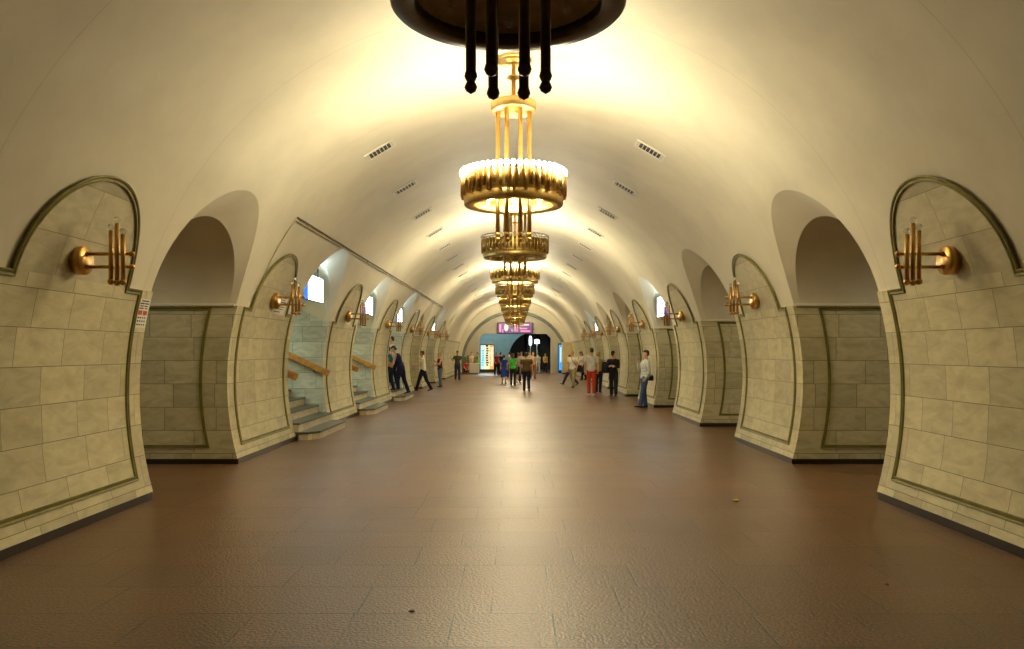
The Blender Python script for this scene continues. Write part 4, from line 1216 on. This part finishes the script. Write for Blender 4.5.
r = person('man in white shirt far ahead, left of the brown shirt', (x, y), 1.74, 182, ((8, 4), (-8, 12)), 2, ((5, 8, 20, 0), (5, 8, 15, 0)), 0, 0, top=(.62, .55, .42), sleeve=.6, bottom=(.05, .045, .04), hair='fair')
x, y = spot(533, 378.5)
r = person('woman in white and orange top right of the brown shirt', (x, y), 1.74, 14, ((8, 4), (-8, 8)), 2, ((8, 8, 30, 0), (5, 8, 20, 0)), 0, 0, top=(.62, .40, .24), sleeve=.4, bottom=(.30, .10, .06), hair='fair', hairlen=.12, female=True)
x, y = spot(538, 373.8)
r = person('person in pale blue clothes far ahead by the opening', (x, y), 1.66, 185, ((8, 4), (-8, 12)), 2, ((5, 8, 20, 0), (5, 8, 15, 0)), 0, 0, top=(.36, .46, .50), sleeve=.6, bottom=(.32, .38, .40), hair='brown', female=True)
x, y = spot(545.2, 372.6)
r = person('woman in yellow top and dark trousers by the far opening', (x, y), 1.62, 10, ((5, 4), (-5, 6)), 2, ((10, 8, 40, 15), (10, 8, 40, 10)), 0, 0, top=(.40, .32, .05), sleeve=.4, bottom=BLACK, hair='brown', hairlen=.12, female=True)
x, y = spot(529.5, 372.6)
r = person('fair-haired person in cream shirt waiting at the far opening', (x, y), 1.74, 5, ((4, 4), (-4, 6)), 2, ((5, 8, 20, 0), (5, 8, 15, 0)), 0, 0, top=(.55, .48, .34), sleeve=.6, bottom=(.10, .08, .06), hair='fair')
x, y = spot(555.5, 372.2)
r = person('woman in sleeveless tan top with dark bag, far right by pilaster', (x, y), 1.76, -60, ((5, 4), (-5, 6)), 2, ((5, 8, 20, 0), (8, 8, 15, 0)), 0, 0, top=(.50, .25, .14), sleeve=0, bottom=(.08, .10, .11), hair='black', female=True)
p = hand_world(r, 1)
bag('handbag', 'dark handbag held by the woman in tan top at far right', 'bag', (p.x, p.y - .05, p.z - .02), (.34, .15, .32), 0, (.02, .03, .03))
# --- left side
x, y = spot(423, 391)
r = person('man in white shirt striding toward the left passage', (x, y), 1.84, -96, ((20, 4), (-17, 12)), 2, ((18, 6, 75, 5), (20, 6, 80, 5)), -8, 0, top=(.70, .65, .52), sleeve=.5, bottom=(.012, .013, .03), shoes=BLACK, hair='brown', vox=.0095)
x, y = spot(440, 387)
r = person('woman in dark strapless top and jeans standing by left wall', (x, y), 1.70, -60, ((4, 3), (-4, 6)), 2, ((25, 8, 118, 35), (15, 8, 70, 25)), -10, 10, top=(.05, .012, .02), sleeve=0, bottom=(.10, .14, .20), hair='fair', hairlen=.06, female=True, skin=SKIN_D, vox=.0095)
x, y = spot(457.5, 380)
r = person('man in dark green T-shirt and jeans raising one hand, left', (x, y), 1.82, 15, ((4, 3), (-5, 8)), 1, ((14, 8, 80, 30), (20, 25, 120, -20)), 0, 0, top=(.05, .065, .04), sleeve=.6, bottom=(.03, .045, .075), hair='brown', skin=SKIN_D)
r = person('woman in pale top standing behind the white vending counter', (-3.45, 63.4), 1.72, 10, ((3, 3), (-3, 4)), 2, ((15, 8, 60, 20), (15, 8, 60, 20)), 0, 0, top=(.62, .50, .36), sleeve=.35, bottom=(.16, .13, .10), hair='brown', hairlen=.14, female=True)
x, y = spot(477.8, 373.2)
r = person('woman in light green tunic beside the vending counter', (x, y), 1.70, -70, ((5, 4), (-8, 8)), 2, ((10, 8, 50, 10), (5, 8, 30, 0)), 0, 0, top=(.22, .52, .10), sleeve=.35, dress=((.22, .52, .10), .30), hair='brown', hairlen=.12, female=True)
r = person('person in red top crouching in front of the green screen', (-3.92, 62.2), 1.60, 30, ((88, 150), (80, 145)), 32, ((50, 6, 40, 20), (50, 6, 40, 20)), 0, 0, top=(.55, .02, .03), sleeve=.6, bottom=(.10, .015, .03), hair='brown', hairlen=.1, female=True)
# people on the third flight
r = person('woman in navy overalls leaning forward up the left steps', (-4.36, 30.55, .165), 1.90, -98, ((12, 16), (-13, 8)), 20, ((30, 8, 20, 0), (8, 10, 30, 0)), 0, 14, top=(.012, .016, .05), sleeve=.0, bottom=(.012, .014, .045), shoes=BLACK, hair='black', hairlen=.1, female=True, build=1.12, vox=.0095)
r = person('person in teal top climbing the left steps beside navy overalls', (-4.64, 29.75, .345), 1.62, -90, ((22, 30), (-4, 8)), 6, ((10, 8, 30, 0), (12, 14, 60, -5)), 0, 0, top=(.02, .12, .14), sleeve=.3, bottom=NAVY, hair='brown', female=True, skin=SKIN_D)
r = person('black-haired person in white shirt higher up the left steps', (-4.76, 31.25, .525), 1.84, -90, ((22, 30), (-4, 8)), 4, ((5, 8, 20, 0), (5, 8, 20, 0)), 0, 0, top=(.62, .62, .55), sleeve=.6, bottom=BLACK, hair='black')
#PEOPLE-END

# ------------------------------------------------------------------ light, camera, view
for k in sorted(STAIRS):
    l = bpy.data.lights.new('stair_lamp', 'POINT'); l.energy = 170; l.color = (.66, 1.0, .93); l.shadow_soft_size = .15
    o = bpy.data.objects.new('stair_lamp', l); C.objects.link(o); o.location = (-7.0, open_c(k), 4.45)
for side in (-1, 1):
    for k in range(0, 8):
        l = bpy.data.lights.new('platform_fill', 'POINT'); l.energy = 70; l.color = (1, .95, .78); l.shadow_soft_size = .25  # unseen fill added to brighten the soffits and passage walls
        o = bpy.data.objects.new('platform_fill', l); C.objects.link(o); o.location = (side * 8.6, open_c(k), 3.9)
l = bpy.data.lights.new('hall_lamp', 'POINT'); l.energy = 500; l.color = (.72, .95, 1.0); l.shadow_soft_size = .3
o = bpy.data.objects.new('hall_lamp', l); C.objects.link(o); o.location = (-2.5, 71.5, 4.9)
w = bpy.data.worlds.new('World'); sc.world = w; w.use_nodes = True
w.node_tree.nodes['Background'].inputs['Color'].default_value = (.02, .02, .018, 1)
w.node_tree.nodes['Background'].inputs['Strength'].default_value = .3

cam = bpy.data.cameras.new('camera'); co = bpy.data.objects.new('camera', cam); C.objects.link(co)
cam.sensor_width = 36; cam.lens = F_PX * 36 / 1024
co.location = (0, 0, CAM_Z); co.rotation_euler = (PI / 2, 0, 0)
cam.shift_x = -3 / 1024; cam.shift_y = 26.5 / 1024
cam.clip_start = .05; cam.clip_end = 300
sc.camera = co
sc.view_settings.view_transform = 'Standard'; sc.view_settings.look = 'None'
sc.view_settings.gamma = 1; sc.view_settings.use_curve_mapping = False
sc.view_settings.exposure = -0.2
